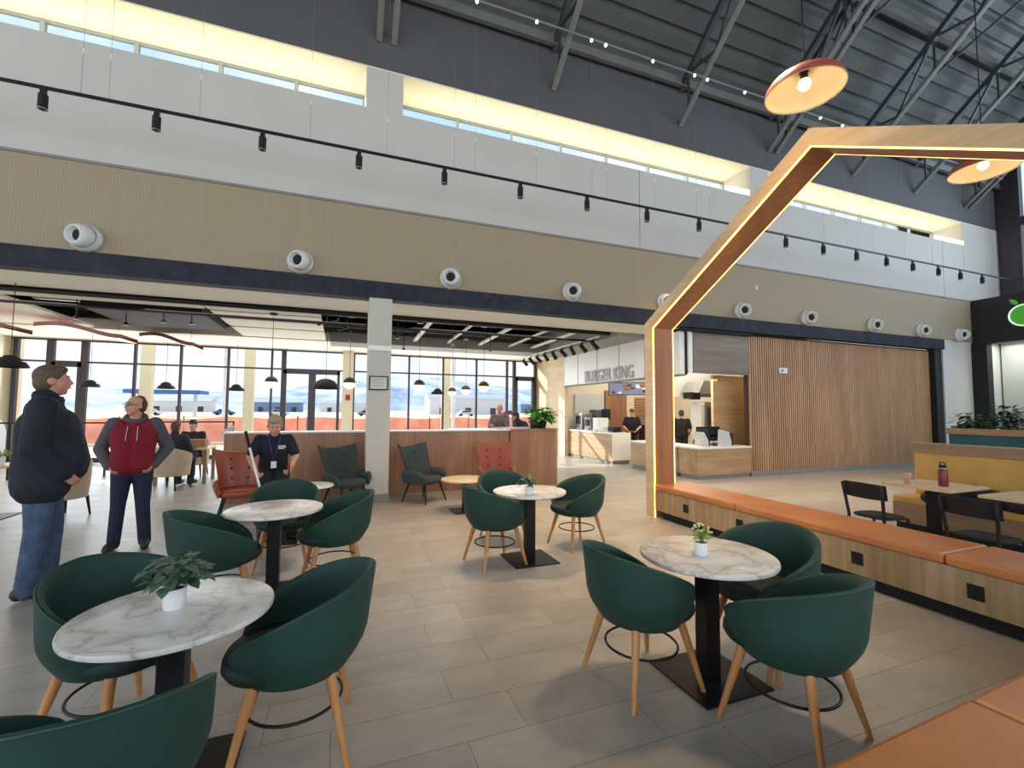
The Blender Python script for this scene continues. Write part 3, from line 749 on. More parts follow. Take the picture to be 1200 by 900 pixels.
def cafe_chair(x, y, face, label):
    r = empty('cafe_chair', (x, y, 0), rad(face), label, 'chair', 'black wooden chairs at the booth tables')
    b = MB(); G = []
    for i in range(11):
        u = -1+2*i/10; yy = -.235+.055*u*u
        a_, c_ = .64, .81
        G.append([V((u*.215, yy, a_)), V((u*.218, yy-.015, (a_+c_)/2)), V((u*.22, yy-.03, c_-.01*u*u)), V((u*.22, yy-.048, c_-.01*u*u)), V((u*.218, yy-.033, (a_+c_)/2)), V((u*.215, yy-.018, a_)), V((u*.215, yy, a_))])
    b.grid(G); b.build('backrest', M['black_matte'], r, smooth=True, angle=50)
    s = MB(); rr = []
    for i in range(28):
        a = 2*PI*i/28; c, s2 = math.cos(a), math.sin(a); px = .205*math.copysign(abs(c)**.6, c); py = .2*math.copysign(abs(s2)**.6, s2)
        rr.append([V((px*g, py*g, z)) for g, z in ((.02, .425), (.95, .425), (1, .437), (.97, .448), (.02, .442))])
    s.grid(rr, True); s.build('seat', M['black_matte'], r, smooth=True)
    for sx in (-1, 1):
        MB().tube([(sx*.2, -.26, 0), (sx*.185, -.2, .43), (sx*.2, -.235, .66), (sx*.205, -.262, .79)], .016, 8).build('leg', M['black_matte'], r, smooth=True)
        MB().tube([(sx*.19, .19, 0), (sx*.175, .17, .43)], .016, 8).build('leg', M['black_matte'], r, smooth=True)
        MB().tube([(sx*.19, -.225, .22), (sx*.18, .18, .22)], .010, 6).build('stretcher', M['black_matte'], r)
    MB().tube([(-.18, .17, .26), (.18, .17, .26)], .010, 6).build('stretcher', M['black_matte'], r)
    return r
cafe_chair(5.62, 3.30, -94, 'black wooden cafe chair at the booth table with the red bottle')
cafe_chair(5.60, 2.40, -94, 'black wooden cafe chair further right, at the second booth table')
cafe_chair(5.60, 1.45, -90, 'black wooden cafe chair beyond the right edge, at the third booth table')
def booth_table(x, y, label):
    t_ = empty('booth_table', (x, y, 0), 0, label, 'table')
    MB().box(-.36, .40, -.33, .33, .715, .745).build('table_top', M['table_wood'], t_, bevel=.004)
    MB().box(-.05, .05, -.05, .05, .01, .715).build('column', M['black_metal'], t_)
    MB().box(-.24, .24, -.24, .24, 0, .012).build('base', M['black_metal'], t_)
booth_table(6.46, 3.22, 'square pale wood table with the maroon bottle on it')
booth_table(6.46, 2.34, 'square pale wood table right of the one with the maroon bottle')
booth_table(6.46, 1.44, 'square pale wood table beyond the right edge of the view')
bt = empty('drink_bottle', (6.42, 3.10, .745), 0, 'maroon insulated bottle with a black loop cap on the booth table', 'bottle')
MB().lathe([(0, 0), (.043, 0), (.045, .01), (.045, .17), (.036, .19), (.032, .20)], 24).build('body', M['maroon'], bt, smooth=True, angle=50)
MB().lathe([(.033, .193), (.036, .198), (.036, .206), (.033, .208)], 24).build('neck_ring', M['stainless'], bt)
MB().lathe([(0, .205), (.034, .205), (.034, .235), (.02, .24), (0, .24)], 20).build('cap', M['black_matte'], bt)
MB().tube([(0, -.025, .235), (0, -.025, .26), (0, 0, .272), (0, .025, .26), (0, .025, .235)], .006, 6).build('loop', M['black_matte'], bt)
cp = empty('plastic_cup', (6.22, 3.34, .745), 0, 'clear plastic cup of pink drink on the booth table', 'cup')
MB().lathe([(.028, 0), (.042, .12), (.043, .125), (.041, .125), (.027, .004)], 20).build('body', M['clear'], cp, smooth=True)
MB().lathe([(0, .004), (.027, .004), (.036, .075), (0, .075)], 20).build('drink', plain('pink_drink', srgb(200, 120, 100), .3), cp)
bg = MB(); rnd = random.Random(4)
for i in range(16):
    t_ = i/15; bg.ell((7.28+.08*rnd.uniform(-1, 1), 3.62-.85*t_, .48+.09*math.sin(t_*PI)+rnd.uniform(-.01, .03)), (.15, .11, .07+.05*rnd.random()), n=12, k=8)
o = bg.build('black_coat', M['jacket_black'], smooth=True); rm = o.modifiers.new('r', 'REMESH'); rm.mode = 'VOXEL'; rm.voxel_size = .018; rm.use_smooth_shade = True
tag(o, 'crumpled black coat lying on the mustard booth seat behind the bottle', 'coat')
# planting behind the teal booth
for i, (x, y, sc) in enumerate(((13.9, 6.15, .75), (13.9, 5.5, 1.0), (13.9, 4.85, 1.05))):
    p = empty('shrub_planter', (x, y, 0), 0, ['loose dark shrub in the planter beside the white pier, leftmost of the three', 'dense dark green shrub in the middle of the planter row', 'full dark green shrub at the right of the planter row'][i], 'plant')
    MB().box(-.2, .2, -.27, .27, 0, 1.15).build('planter', M['booth_wood'], p)
    foliage(p, 1.12, int(240*sc), .36, .62*sc, .17, .075, M['leaf_deep'], 30+i)

# ------------------------------------------------------------------ food court behind the opening
struct('wall_far_left', MB().box(-8.75, -8.5, 8.45, 16.6, 0, 4.6), M['cream'])
struct('ceiling_food_court', MB().box(-16, 7.4, 8.45, 16.7, 4.5, 4.6), M['void'])
struct('ceiling_soffit', MB().box(-16, 7.3, D+.18, 9.40, 3.50, 4.5).box(-16, 7.3, 13.9, 16.45, 3.50, 3.75), M['ceil_white'])
struct('ceiling_soffit_grey', MB().box(6.35, 7.3, 9.40, 13.9, 3.42, 4.5).box(-.3, 7.3, 13.6, 14.6, 3.46, 3.74), M['grey_soffit'])
struct('wall_window_head', MB().box(-16, 9, 16.45, 16.75, 3.52, 4.6).box(7.35, 9, 16.45, 16.75, 0, 3.6), M['ceil_white'])
struct('wall_kiosk_side', MB().box(7.3, 7.45, 14.04, 16.45, 0, 4.5), M['pale_wood'])
struct('roof_low', MB().box(-16, 20, 9.1, 17.2, 4.75, 4.95), M['roof_white'])
cl = [(-8.4, -5.6, 9.65, 13.7), (-2.45, -.42, 9.65, 10.25), (-2.45, -.42, 10.38, 11.05), (-2.45, -.42, 11.18, 12.1), (-2.45, -.42, 12.25, 13.7), (-5.5, -2.5, 9.65, 10.25), (-.2, 6.2, 9.65, 9.95)]
for i, (a, b_, c, d) in enumerate(cl):
    o = MB().box(a, b_, c, d, 3.5, 3.56).build('ceiling_panel', M['ceil_white'], bevel=.005)
    tag(o, ['broad white ceiling panel at the far left over the seating', 'white ceiling panel above the woman, nearest the dark header', 'second white ceiling panel back from the header above the woman', 'third white ceiling panel back from the header', 'white ceiling panel closest to the windows above the woman', 'long white ceiling panel left, in front of the black duct', 'narrow white ceiling strip right of the column'][i], 'ceiling panel')
def pipe(name, pts, r_, m, label, cat='pipe', group=None, n=8):
    o = MB().tube(pts, r_, n).build(name, m, smooth=True); return tag(o, label, cat, group)
du = MB().box(-4.5, -2.6, 10.45, 12.5, 3.42, 4.3).build('ceiling_duct', M['black_matte'], bevel=.01); tag(du, 'large black box duct hanging above the two men', 'duct')
du = MB().cyl((-5.5, 11.2, 3.85), (-4.4, 11.2, 3.85), .22, n=24).cyl((-8, 11.9, 4.2), (-4.1, 11.9, 4.2), .12, n=20).build('round_duct', M['duct_metal'], smooth=True, angle=50); tag(du, 'round metal ducts ending at the black box duct', 'duct')
for i, (y, z, r_) in enumerate(((9.52, 3.47, .05), (10.32, 3.40, .03), (11.12, 3.74, .03), (12.4, 3.72, .04), (13.2, 3.9, .03))):
    pipe('ceiling_pipe', [(-8.4, y, z), (6.2, y, z)], r_, M['black_metal'], ['black pipe nearest the header running the length of the food court ceiling', 'second black pipe back from the header', 'third black pipe back from the header', 'thick black pipe in the middle of the ceiling void', 'black pipe nearest the windows in the ceiling void'][i])
for i, x in enumerate((.9, 1.9, 2.9, 3.9, 4.9, 5.7)):
    o = MB().bar((x, 9.5, 3.62), (x+.15, 13.7, 3.62), .10 if i % 2 else .05, .05).build('ceiling_strut', M['ceil_white']); tag(o, 'white strut crossing the dark ceiling void right of the column', 'ceiling strut', 'white struts over the dark void')
for i, x in enumerate((-.1, -.35, .1)):
    pipe('drop_pipe', [(x, 10.7+.5*i, 4.4), (x, 10.7+.5*i, 3.55), (x-.18, 10.7+.5*i, 3.5)], .03, M['black_metal'], 'black bent pipe dropping from the ceiling left of the column', group='bent drop pipes')
sk0 = None
for x, y in ((-4.6, 10.6), (-4.0, 11.0), (-3.2, 10.4), (-2.75, 10.4), (.2, 11.5), (1.2, 10.6), (2.6, 11.0), (3.9, 12.0), (1.6, 12.6)):
    if sk0 is None:
        s_ = sk0 = empty('hanging_sprinkler', (x, y, 3.2))
        MB().cyl((0, 0, .05), (0, 0, 1.25), .012, n=8).build('pipe', M['black_metal'], s_)
        MB().cyl((0, 0, 0), (0, 0, .06), .05, .03, 12).build('head', M['black_metal'], s_)
    else: s_ = copy_tree(sk0)
    s_.location = (x, y, 3.2); tag(s_, 'small black sprinkler drop below the food court ceiling', 'sprinkler', 'sprinkler drops')
# curved hanging lanterns at the upper left
for i, (xa, xb, y) in enumerate(((-8.3, -6.2, 12.2), (-6.1, -4.6, 12.9), (-4.55, -3.45, 13.7))):
    o = empty('hanging_baffle', ((xa+xb)/2, y, 3.28), 0, ['curved hanging ceiling baffle with rust edge, leftmost', 'curved hanging ceiling baffle with rust edge and glowing cream underside, middle', 'small curved hanging ceiling baffle with rust edge, rightmost'][i], 'ceiling baffle')
    L = xb-xa; top = []; bot = []; n = 14
    rows = [[V((-L/2+L*k/n, yy, .07*math.sin(k/n*PI*1.6)-.10*k/n)) for yy in (-.45, .45)] for k in range(n+1)]
    e = MB()
    for k in range(n):
        for yy in (-.45, .45):
            a_, b2 = rows[k][0], rows[k+1][0]; e._add([(a_.x, yy, a_.z), (b2.x, yy, b2.z), (b2.x, yy, b2.z+.09), (a_.x, yy, a_.z+.09)], [(0, 1, 2, 3)])
    e.grid([[p+V((0, 0, .09)) for p in r_] for r_ in rows]); e.build('edge_band', M['baffle'], o, smooth=False)
    u = MB(); u.grid(rows); u.build('underside', emis('baffle_glow', (1, .86, .62, 1), .55, srgb(240, 220, 180)) if i == 0 else bpy.data.materials['baffle_glow'], o, smooth=True)
    for sx in (-.35, .35): MB().cyl((sx*L, 0, .05), (sx*L, 0, 1.2), .004, n=5).build('wire', M['black_metal'], o)

# glazed wall
YW = 16.5
r = empty('window_5', (0, YW, 0)); r['kind'] = 'structure'
f = MB(); f.box(-8.5, 7.35, -.05, .05, 3.46, 3.54).box(-8.5, 7.35, -.04, .04, 2.84, 2.89).box(-8.5, 7.35, -.05, .05, 0, .12)
for x, wd in ((-8.4, .10), (-7.66, .16), (-6.9, .16), (-5.72, .06), (-4.58, .06), (-3.32, .06), (-2.1, .06), (-1.75, .14), (.43, .06), (2.30, .06), (3.54, .06), (4.82, .06), (6.06, .07), (6.36, .12), (7.25, .10)): f.box(x-wd/2, x+wd/2, -.06, .06, 0, 3.5)
f.build('window_frame', M['mullion'], r)
p_ = MB(); p_.box(-8.5, -1.75, -.006, .006, .1, 3.48).box(.0, 7.3, -.006, .006, .1, 3.48).box(-1.7, -.1, -.006, .006, 2.85, 3.48); p_.build('pane', M['glass'], r)
def gdoor(n, x0, x1, leaves):
    r = empty('door_%d' % n, (x0, YW, 0)); r['kind'] = 'structure'; L = x1-x0; m = MB()
    m.box(0, .09, -.07, .07, 0, 2.85).box(L-.09, L, -.07, .07, 0, 2.85).box(0, L, -.07, .07, 2.72, 2.88).box(0, L, -.05, .05, 0, .2)
    for k in range(1, leaves): m.box(L*k/leaves-.11, L*k/leaves+.11, -.06, .06, 0, 2.75)
    m.build('door_frame', M['mullion'], r); MB().box(.05, L-.05, -.006, .006, .1, 2.75).build('pane', M['glass'], r)
    for k in range(leaves): MB().tube([(L*(k+.5)/leaves+.3, -.1, .9), (L*(k+.5)/leaves+.3, -.1, 1.3)], .015).build('door_handle', M['stainless'], r)
gdoor(3, -1.75, -.02, 2); gdoor(4, -7.62, -6.95, 1); gdoor(5, 6.4, 7.2, 1)
struct('column_window', MB().box(.06, .40, 15.9, 16.45, 0, 3.5), M['cream'])
al = MB().box(-.07, .07, -.03, 0, -.09, .09).build('mounted_fire_alarm', M['red'], bevel=.004); al.location = (.235, 15.9, 1.95); tag(al, 'small red fire alarm box on the cream column by the windows', 'fire alarm')
no = empty('framed_notice', (.61, D-.125, 2.02), 0, 'black framed white notice hung on the front of the stone column', 'notice')
MB().box(-.155, .155, -.02, 0, -.12, .12).build('frame', M['black_matte'], no)
tx = MB().box(-.135, .135, -.023, -.019, -.10, .10).build('sheet', M['paper'], no)
mk = MB()
for k in range(7): mk.box(-.11, .11-.03*(k % 3), -.0245, -.0232, .07-.022*k, .076-.022*k)
mk.build('text_lines', M['base_grey'], no)
no = MB().box(-.19, .19, -.02, 0, -.045, .045).box(-.15, -.11, -.05, -.02, -.02, .02).box(.05, .11, -.035, -.02, -.03, .03).build('mounted_exit_light', M['white_gloss'], bevel=.005); no.location = (.62, D-.125, 2.62); tag(no, 'white emergency light unit high on the stone column', 'emergency light')

# guard rail inside the glass
for i, (a, b_) in enumerate(((-8.3, -4.95), (-4.3, -2.55))):
    g = empty('guard_rail', (a, 13.6 if i else 13.0, 0), 0, ['thin dark guard rail left of the man in the black coat', 'thin dark guard rail between the red-sweatshirt man and the partition'][i], 'railing'); L = b_-a
    MB().bar((0, 0, 1.22), (L, 0, 1.22), .035, .035).build('top_rail', M['black_metal'], g)
    for x in (.02, L/2, L-.02): MB().box(x-.018, x+.018, -.018, .018, 0, 1.22).build('post', M['black_metal'], g)
    MB().box(.04, L-.04, -.004, .004, .25, 1.15).build('glass_panel', M['glass'], g)

# pendants of the food court
def globe(x, y, z, label):
    p = empty('globe_pendant', (x, y, z), 0, label, 'pendant lamp'); R_ = .122
    MB().lathe([(R_*math.sin(a), R_*math.cos(a)) for a in [PI/2+PI/2*k/8 for k in range(9)]], 24).build('glow_half', M['lamp_glow'], p, smooth=True)
    MB().lathe([(R_*1.01*math.sin(a), R_*1.01*math.cos(a)) for a in [PI/2*k/8 for k in range(9)]], 24).build('dark_half', M['lamp_dark'], p, smooth=True)
    MB().cyl((0, 0, R_), (0, 0, 2.3), .005, n=6).build('cord', M['black_metal'], p)
    MB().cyl((0, 0, 1.36), (0, 0, 1.42), .07, n=16).build('canopy', M['black_metal'], p)
for (x, y, z), l in zip(((-1.30, 10.2, 2.10), (.172, 9.79, 2.10), (1.61, 9.93, 2.10), (3.09, 13.1, 2.10), (3.14, 11.74, 2.10), (3.04, 9.8, 2.10)),
    ('half-glowing globe pendant left of the black dome lamp', 'half-glowing globe pendant between the black dome lamp and the column', 'half-glowing globe pendant just right of the column', 'smallest half-glowing globe pendant, second right of the column', 'half-glowing globe pendant third right of the column', 'rightmost half-glowing globe pendant, near the man at the counter')): globe(x, y, z, l)
p = empty('black_dome_pendant', (-.31, 11.1, 2.02), 0, 'wide black dome pendant hanging in front of the glass doors', 'pendant lamp')
MB().lathe([(.02, .24), (.1, .225), (.19, .18), (.25, .1), (.28, 0), (.272, 0), (.24, .1), (.18, .17), (0, .22)], 32).build('lamp_shade', M['black_matte'], p, smooth=True)
MB().cyl((0, 0, .23), (0, 0, 2.35), .005, n=6).build('cord', M['black_metal'], p)
MB().ell((0, 0, .09), .05).build('bulb', M['bulb'], p)
for (x, y, z), l in zip(((-4.75, 9.2, 2.18), (-6.1, 14.9, 2.10), (-4.4, 14.7, 2.08), (-2.75, 14.7, 2.06), (2.92, 14.4, 2.06)),
    ('largest tiered black pendant at the far left edge', 'tiered black pendant between the two standing men', 'tiered black pendant right of the man in the red sweatshirt', 'tiered black pendant left of the glass doors', 'tiered black pendant seen right of the column among the globes')):
    p = empty('tiered_pendant', (x, y, z), 0, l, 'pendant lamp')
    MB().lathe([(.02, .19), (.07, .18), (.09, .15), (.11, .15), (.13, .09), (.17, .09), (.22, .01), (.21, 0), (.17, .05), (0, .12)], 28).build('lamp_shade', M['black_matte'], p, smooth=True, angle=40)
    MB().cyl((0, 0, .18), (0, 0, 2.3), .005, n=6).build('cord', M['black_metal'], p)

# ------------------------------------------------------------------ burger kiosk
struct('wall_kiosk_fascia', MB().box(7.30, 7.44, 8.32, 14.04, 2.42, 3.42), M['white_gloss'])
sj = MB()
for y in (9.6, 10.75, 11.9, 13.1): sj.box(7.294, 7.302, y-.012, y+.012, 2.42, 3.42)
sj.box(7.28, 7.46, 8.3, 14.06, 2.39, 2.425)
struct('trim_6', sj, M['base_grey'])
struct('trim_7', MB().box(7.44, 7.50, 8.30, 8.5, 2.42, 3.45).box(7.62, 7.66, 8.28, 8.34, 2.46, 3.45), M['black_matte'])
struct('trim_8', MB().box(7.50, 7.62, 8.26, 8.34, 2.46, 3.45), M['white_gloss'])
struct('wall_kiosk_front', MB().box(7.66, 9.38, 8.28, 8.40, 2.47, 3.46), M['grey_wood'])
struct('trim_9', MB().box(7.3, 9.38, 8.15, 8.6, 3.42, 3.495), M['black_matte'])
st = empty('kiosk_sign', (7.29, 12.62, 2.44), 0, 'raised grey capital letters of the burger restaurant sign on the white fascia', 'sign')
text('lettering', 'BURGER KING', .50, M['letter_grey'], (-.02, 0, .02), (PI/2, 0, -PI/2), st, ext=.005, off=.008, sx=.80)
MB().tube([(-.01, -2.95-.18*math.sin(a), .22+.2*math.cos(a)) for a in [PI*k/10+.3 for k in range(9)]], .012, 6).build('outline_mark', M['grey_panel'], st)
struct('wall_kitchen', MB().box(11.6, 11.7, 8.45, 14.3, 0, 4.5).box(7.45, 11.7, 14.2, 14.3, 0, 4.5).box(9.6, 11.7, 8.46, 8.5, 0, 4.5), M['tile_white'])
struct('ceiling_kitchen', MB().box(7.45, 11.7, 8.45, 14.2, 3.3, 3.4), M['tile_white'])
struct('wall_kitchen_panel', MB().box(8.87, 10.3, 8.92, 9.0, .0, 2.49), M['bk_orange'])
struct('wall_kitchen_bulkhead', MB().box(9.2, 11.6, 11.2, 11.4, 2.02, 3.3), M['white_gloss'])
def counter(x, y, sx, sy, h, label, mat, top=.045):
    c = empty('service_counter', (x, y, 0), 0, label, 'counter')
    MB().box(0, sx, 0, sy, .09, h-top).build('counter_body', mat, c)
    MB().box(.03, sx-.03, .03, sy-.03, 0, .09).build('toe_kick', M['base_grey'], c)
    MB().box(-.02, sx, -.02, sy, h-top, h).build('counter_top', M['white_solid'], c, bevel=.004)
    return c
counter(7.69, 8.25, 1.66, .62, .74, 'wood-fronted service counter nearest the slatted wall with the black display on it', M['bk_wood'])
counter(7.66, 8.89, .62, 1.85, .74, 'wood-fronted counter running back behind the timber frame post', M['bk_wood_y'])
c = counter(7.46, 11.35, .62, 2.7, .92, 'sunlit counter with white end panel carrying the drink machines', M['bk_wood_y'])
MB().box(-.01, .62, -.03, -.005, .12, .92).build('end_panel', M['white_solid'], c)
# things on and behind the counters
dk = empty('menu_screen', (8.75, 12.4, 2.08), rad(-28), 'slanted menu display showing burgers under the white fascia', 'screen')
MB().box(-.62, .62, -.03, .03, 0, .42).build('casing', M['black_matte'], dk)
sc_ = MB(); rnd = random.Random(2)
sc_.box(-.60, .60, -.036, -.03, .02, .40, 0)
for i in range(12):
    a_ = -.56+rnd.random()*1.05; b2 = .05+rnd.random()*.24
    sc_.box(a_, a_+.07+.1*rnd.random(), -.04-.0004*i, -.036, b2, b2+.05+.06*rnd.random(), 1+i % 3)
sc_.build('display', [emis('screen_blue', srgb(120, 130, 160), .35), emis('screen_brown', srgb(150, 90, 50), .4), emis('screen_white', srgb(220, 220, 220), .4), emis('screen_dark', srgb(70, 50, 50), .2)], dk)
dk.rotation_euler = (rad(8), 0, rad(-28))
d_ = empty('counter_display', (8.62, 8.42, .74), 0, 'black wire display rack with snacks and a white carton on the front counter', 'display rack')
MB().prism([(-.15, 0), (.28, 0), (.28, .10), (.20, .34), (-.12, .40)][::-1], 'y', -.02, .0).prism([(-.55, 0), (-.33, 0), (-.55, .34)], 'y', 0, .3).build('side_panel', M['grey_panel'], d_)
for k in range(3): MB().box(-.38, .32, .02+.12*k, .10+.12*k, .04+.11*k, .07+.11*k).build('tray', M['black_matte'], d_)
MB().box(-.42, -.38, 0, .4, 0, .40).box(.32, .35, 0, .4, 0, .30).box(-.4, .34, .4, .42, 0, .45).build('rack_frame', M['black_matte'], d_)
for k in range(7): MB().box(-.33+.09*k, -.27+.09*k, .03, .09, .07, .12).build('snack', M['fry_orange'] if k % 2 else M['paper'], d_)
bx_ = MB().box(-.16, .16, -.12, .12, 0, .34).build('carton', M['white_gloss'], bevel=.006); bx_.location = (8.62, 8.98, .745); tag(bx_, 'shiny white carton standing behind the black display rack', 'carton')
def machine(x, y, z, sx, sy, sz, m, name, label, cat, screen=None):
    e_ = empty(name, (x, y, z), 0, label, cat)
    MB().box(-sx/2, sx/2, -sy/2, sy/2, 0, sz).build('casing', m, e_, bevel=.012)
    MB().box(-sx/2-.012, -sx/2, -sy*.35, sy*.35, sz*.35, sz*.85).build('front_panel', screen or M['black_matte'], e_)
    MB().box(-sx/2-.05, -sx/2, -sy*.3, sy*.3, sz*.05, sz*.1).build('tray', M['stainless'], e_)
    return e_
machine(7.85, 13.7, .92, .4, .45, .55, M['stainless'], 'drink_machine', 'steel drink machine at the far end of the sunlit counter', 'drink machine')
machine(7.85, 13.1, .92, .4, .4, .42, M['duct_metal'], 'drink_machine', 'low grey drink machine next to the steel one', 'drink machine')
machine(7.75, 12.45, .92, .35, .36, .42, M['white_gloss'], 'ordering_kiosk', 'white upright box on the sunlit counter under the black monitor', 'machine', M['white_gloss'])
machine(8.3, 13.0, 1.28, .1, .42, .34, M['black_matte'], 'black_monitor', 'black monitor above the white box on the sunlit counter', 'monitor')
machine(7.8, 11.75, .92, .3, .3, .16, M['black_metal'], 'cash_register', 'black cash register at the near end of the sunlit counter', 'cash register')
for k in range(6):
    o = MB().lathe([(.035, 0), (.05, .14), (.052, .14), (.05, .15), (0, .15)], 14).build('cup_stack', M['black_matte'] if k % 2 else M['white_gloss'], smooth=False)
    o.location = (7.72+.06*(k % 2), 12.15-.11*k/1.2, .92); tag(o, 'small cup stack on the sunlit counter beside the white box', 'cups', 'black and white cup stacks')
shf = empty('kitchen_shelf', (11.38, 9.85, 0), 0, 'steel kitchen rack with wrapped food at the back of the kitchen', 'shelf')
for z in (.9, 1.2, 1.5, 1.8): MB().box(-.25, .2, -.7, .7, z, z+.03).build('shelf_board', M['stainless'], shf)
for x, y in ((-.23, -.68), (-.23, .68), (.18, -.68), (.18, .68)): MB().box(x-.02, x+.02, y-.02, y+.02, 0, 2.0).build('upright', M['stainless'], shf)
rnd = random.Random(6)
for i in range(22):
    o = MB().box(-.08, .08, -.07, .07, 0, .06+.1*rnd.random()).build('wrapped_item', [M['fry_orange'], M['black_matte'], M['paper'], M['cardboard']][i % 4], bevel=.01)
    o.location = (11.33+rnd.uniform(-.05, .05), 9.27+.18*(i % 7), [.93, 1.23, 1.53, 1.83][i // 6]); tag(o, 'small wrapped food item on the steel kitchen rack', 'food package', 'packages on the kitchen rack')
ov = empty('kitchen_oven', (10.75, 11.05, 0), 0, 'tall stainless steel kitchen oven behind the worker turned away', 'oven')
MB().box(-.5, .45, -.4, .1, .1, 1.85).build('casing', M['stainless'], ov, bevel=.01)
MB().box(-.42, .35, -.42, -.4, 1.1, 1.7).build('oven_door', M['duct_metal'], ov); MB().box(-.62, -.5, -.38, .05, .7, 1.75).build('side_panel', M['white_gloss'], ov)
MB().tube([(-.38, -.45, 1.2), (-.38, -.45, 1.6)], .012).build('handle', M['black_metal'], ov)
ho = MB().prism([(-.9, 0), (1.1, 0), (.9, .35), (-.7, .35)], 'y', -.5, .2).build('extractor_hood', M['stainless']); ho.location = (10.7, 10.9, 2.12); tag(ho, 'stainless extractor hood above the oven', 'extractor hood')
for i, (x, y) in enumerate(((9.9, 10.8), (11.0, 10.7))):
    o = machine(x, y, 1.92, .3, .4, .22, M['black_matte'], 'order_screen', ['black order screen above the worker facing away', 'black order screen at the right above the oven'][i], 'monitor')
o = MB().box(9.0, 9.9, 14.1, 14.19, .6, 2.3).build('kitchen_cabinet', M['walnut']); tag(o, 'tall brown cupboard against the back wall of the kitchen', 'cupboard')
bl = MB()
for k in range(12): bl.box(10.3, 11.5, 14.12, 14.19, .9+.1*k, .96+.1*k)
o = bl.build('slatted_rack', M['fry_orange']); tag(o, 'slatted wooden rack on the kitchen back wall behind the worker in the cap', 'rack')
ws = MB()
ws.box(7.75, 8.9, 14.1, 14.18, 1.0, 2.15); o = ws.build('pass_window', M['grey_panel']); tag(o, 'pale framed serving hatch on the kitchen back wall', 'hatch')
machine(10.7, 13.84, .0, .7, .5, 1.25, M['stainless'], 'kitchen_unit', 'steel kitchen unit against the back wall behind the worker in the cap', 'kitchen unit')
machine(8.55, 13.86, 0, .5, .4, 1.6, M['duct_metal'], 'drink_dispenser', 'tall dark metal drink dispenser in front of the serving hatch', 'drink machine')
o = MB().box(9.7, 10.4, 9.95, 10.4, 0, .92).build('prep_table', M['stainless'], bevel=.01); tag(o, 'low steel prep table beside the worker facing the oven', 'table')
for i in range(5):
    o = MB().box(-.055, .055, -.07, .07, 0, .1).build('food_tray', M['black_matte'] if i % 2 else M['fry_orange'], bevel=.01); o.location = (9.8+.13*i, 10.2, .922); tag(o, 'small food tray on the steel prep table', 'tray', 'food trays on the prep table')
# angled track heads beside the kiosk
tk = MB().box(5.98, 6.02, 9.7, 15.0, 3.40, 3.43).build('lighting_track', M['ceil_white']); tag(tk, 'short white lighting track with angled black heads in front of the burger fascia', 'light track')
h0 = None
for k in range(9):
    if h0 is None:
        h = h0 = empty('angled_spotlight', (6, 10, 3.4))
        MB().cyl((0, 0, 0), (0, 0, -.09), .018, n=8).build('stem', M['black_matte'], h)
        MB().cyl((-.03, .05, -.08), (.06, -.10, -.27), .05, .06, 14).build('housing', M['black_matte'], h, smooth=True, angle=40)
    else: h = copy_tree(h0)
    h.location = (6, 9.95+.58*k, 3.4); h.rotation_euler = (0, 0, [0, .9, -.5, .4, 1.4, -.2, .6, .1, .8][k])
    tag(h, 'angled black spotlight on the short white track in front of the burger fascia', 'spotlight', 'angled spotlights by the burger fascia')

# ------------------------------------------------------------------ seating in the food court
def arm_chair(x, y, face, label):
    r = empty('tub_armchair', (x, y, 0), rad(face), label, 'armchair')
    b = MB(); G = []; N = 24
    for i in range(N+1):
        a = -rad(125)+rad(250)*i/N; h = .84-.20*(abs(a)/rad(125))**1.5
        o_ = V((math.sin(a)*.32, -math.cos(a)*.31, 0)); n_ = V((math.sin(a)*.25, -math.cos(a)*.24, 0))
        G.append([o_*.93+V((0, 0, .27)), o_+V((0, 0, .5)), o_*1.03+V((0, 0, h)), n_+V((0, 0, h)), n_+V((0, 0, .3)), o_*.93+V((0, 0, .27))])
    b.grid(G); b._add(G[0][:-1], [tuple(range(5))]); b._add(G[-1][:-1], [tuple(range(5))[::-1]])
    b.build('backrest', M['beige_fabric'], r, smooth=True, angle=50)
    MB().prism([(.26*math.cos(a), .26*math.sin(a)+.03) for a in [2*PI*k/24 for k in range(24)]], 'z', .27, .45).build('seat', M['beige_fabric'], r, bevel=.02)
    for sx in (-1, 1):
        for sy in (-1, 1): MB().cyl((sx*.24, sy*.22, 0), (sx*.21, sy*.19, .28), .013, .022, 10).build('leg', M['black_matte'], r)
arm_chair(-3.02, 10.62, -20, 'beige tub armchair with a person in black sitting in it, left of the wing chair')
arm_chair(-3.72, 8.45, 60, 'beige tub armchair behind the man in the black coat')
arm_chair(-3.15, 12.5, 175, 'beige tub armchair holding the seated person who faces the camera')
t_ = empty('dining_table', (-2.98, 11.5, 0), 0, 'rectangular table between the two seated people at the left', 'table')
MB().box(-.5, .42, -.38, .38, .70, .74).build('table_top', M['table_wood'], t_)
for x in (-.46, .38):
    for y in (-.34, .34): MB().box(x-.03, x+.03, y-.03, y+.03, 0, .70).build('leg', M['booth_wood'], t_)
o = MB().box(-.17, .17, -.12, .12, 0, .16).build('cardboard_box', M['cardboard'], bevel=.004); o.location = (-2.82, 11.45, .745); tag(o, 'brown box lying on the table between the seated people', 'box')
o = MB().box(-.15, .1, -.1, .1, 0, .14).build('dark_bag', M['black_matte'], bevel=.03); o.location = (-3.2, 11.55, .745); tag(o, 'dark bag on the table in front of the seated people', 'bag')
tb = empty('tablet_stand', (-2.55, 12.9, 0), 0, 'tablet on a slim stand behind the seated people', 'tablet stand')
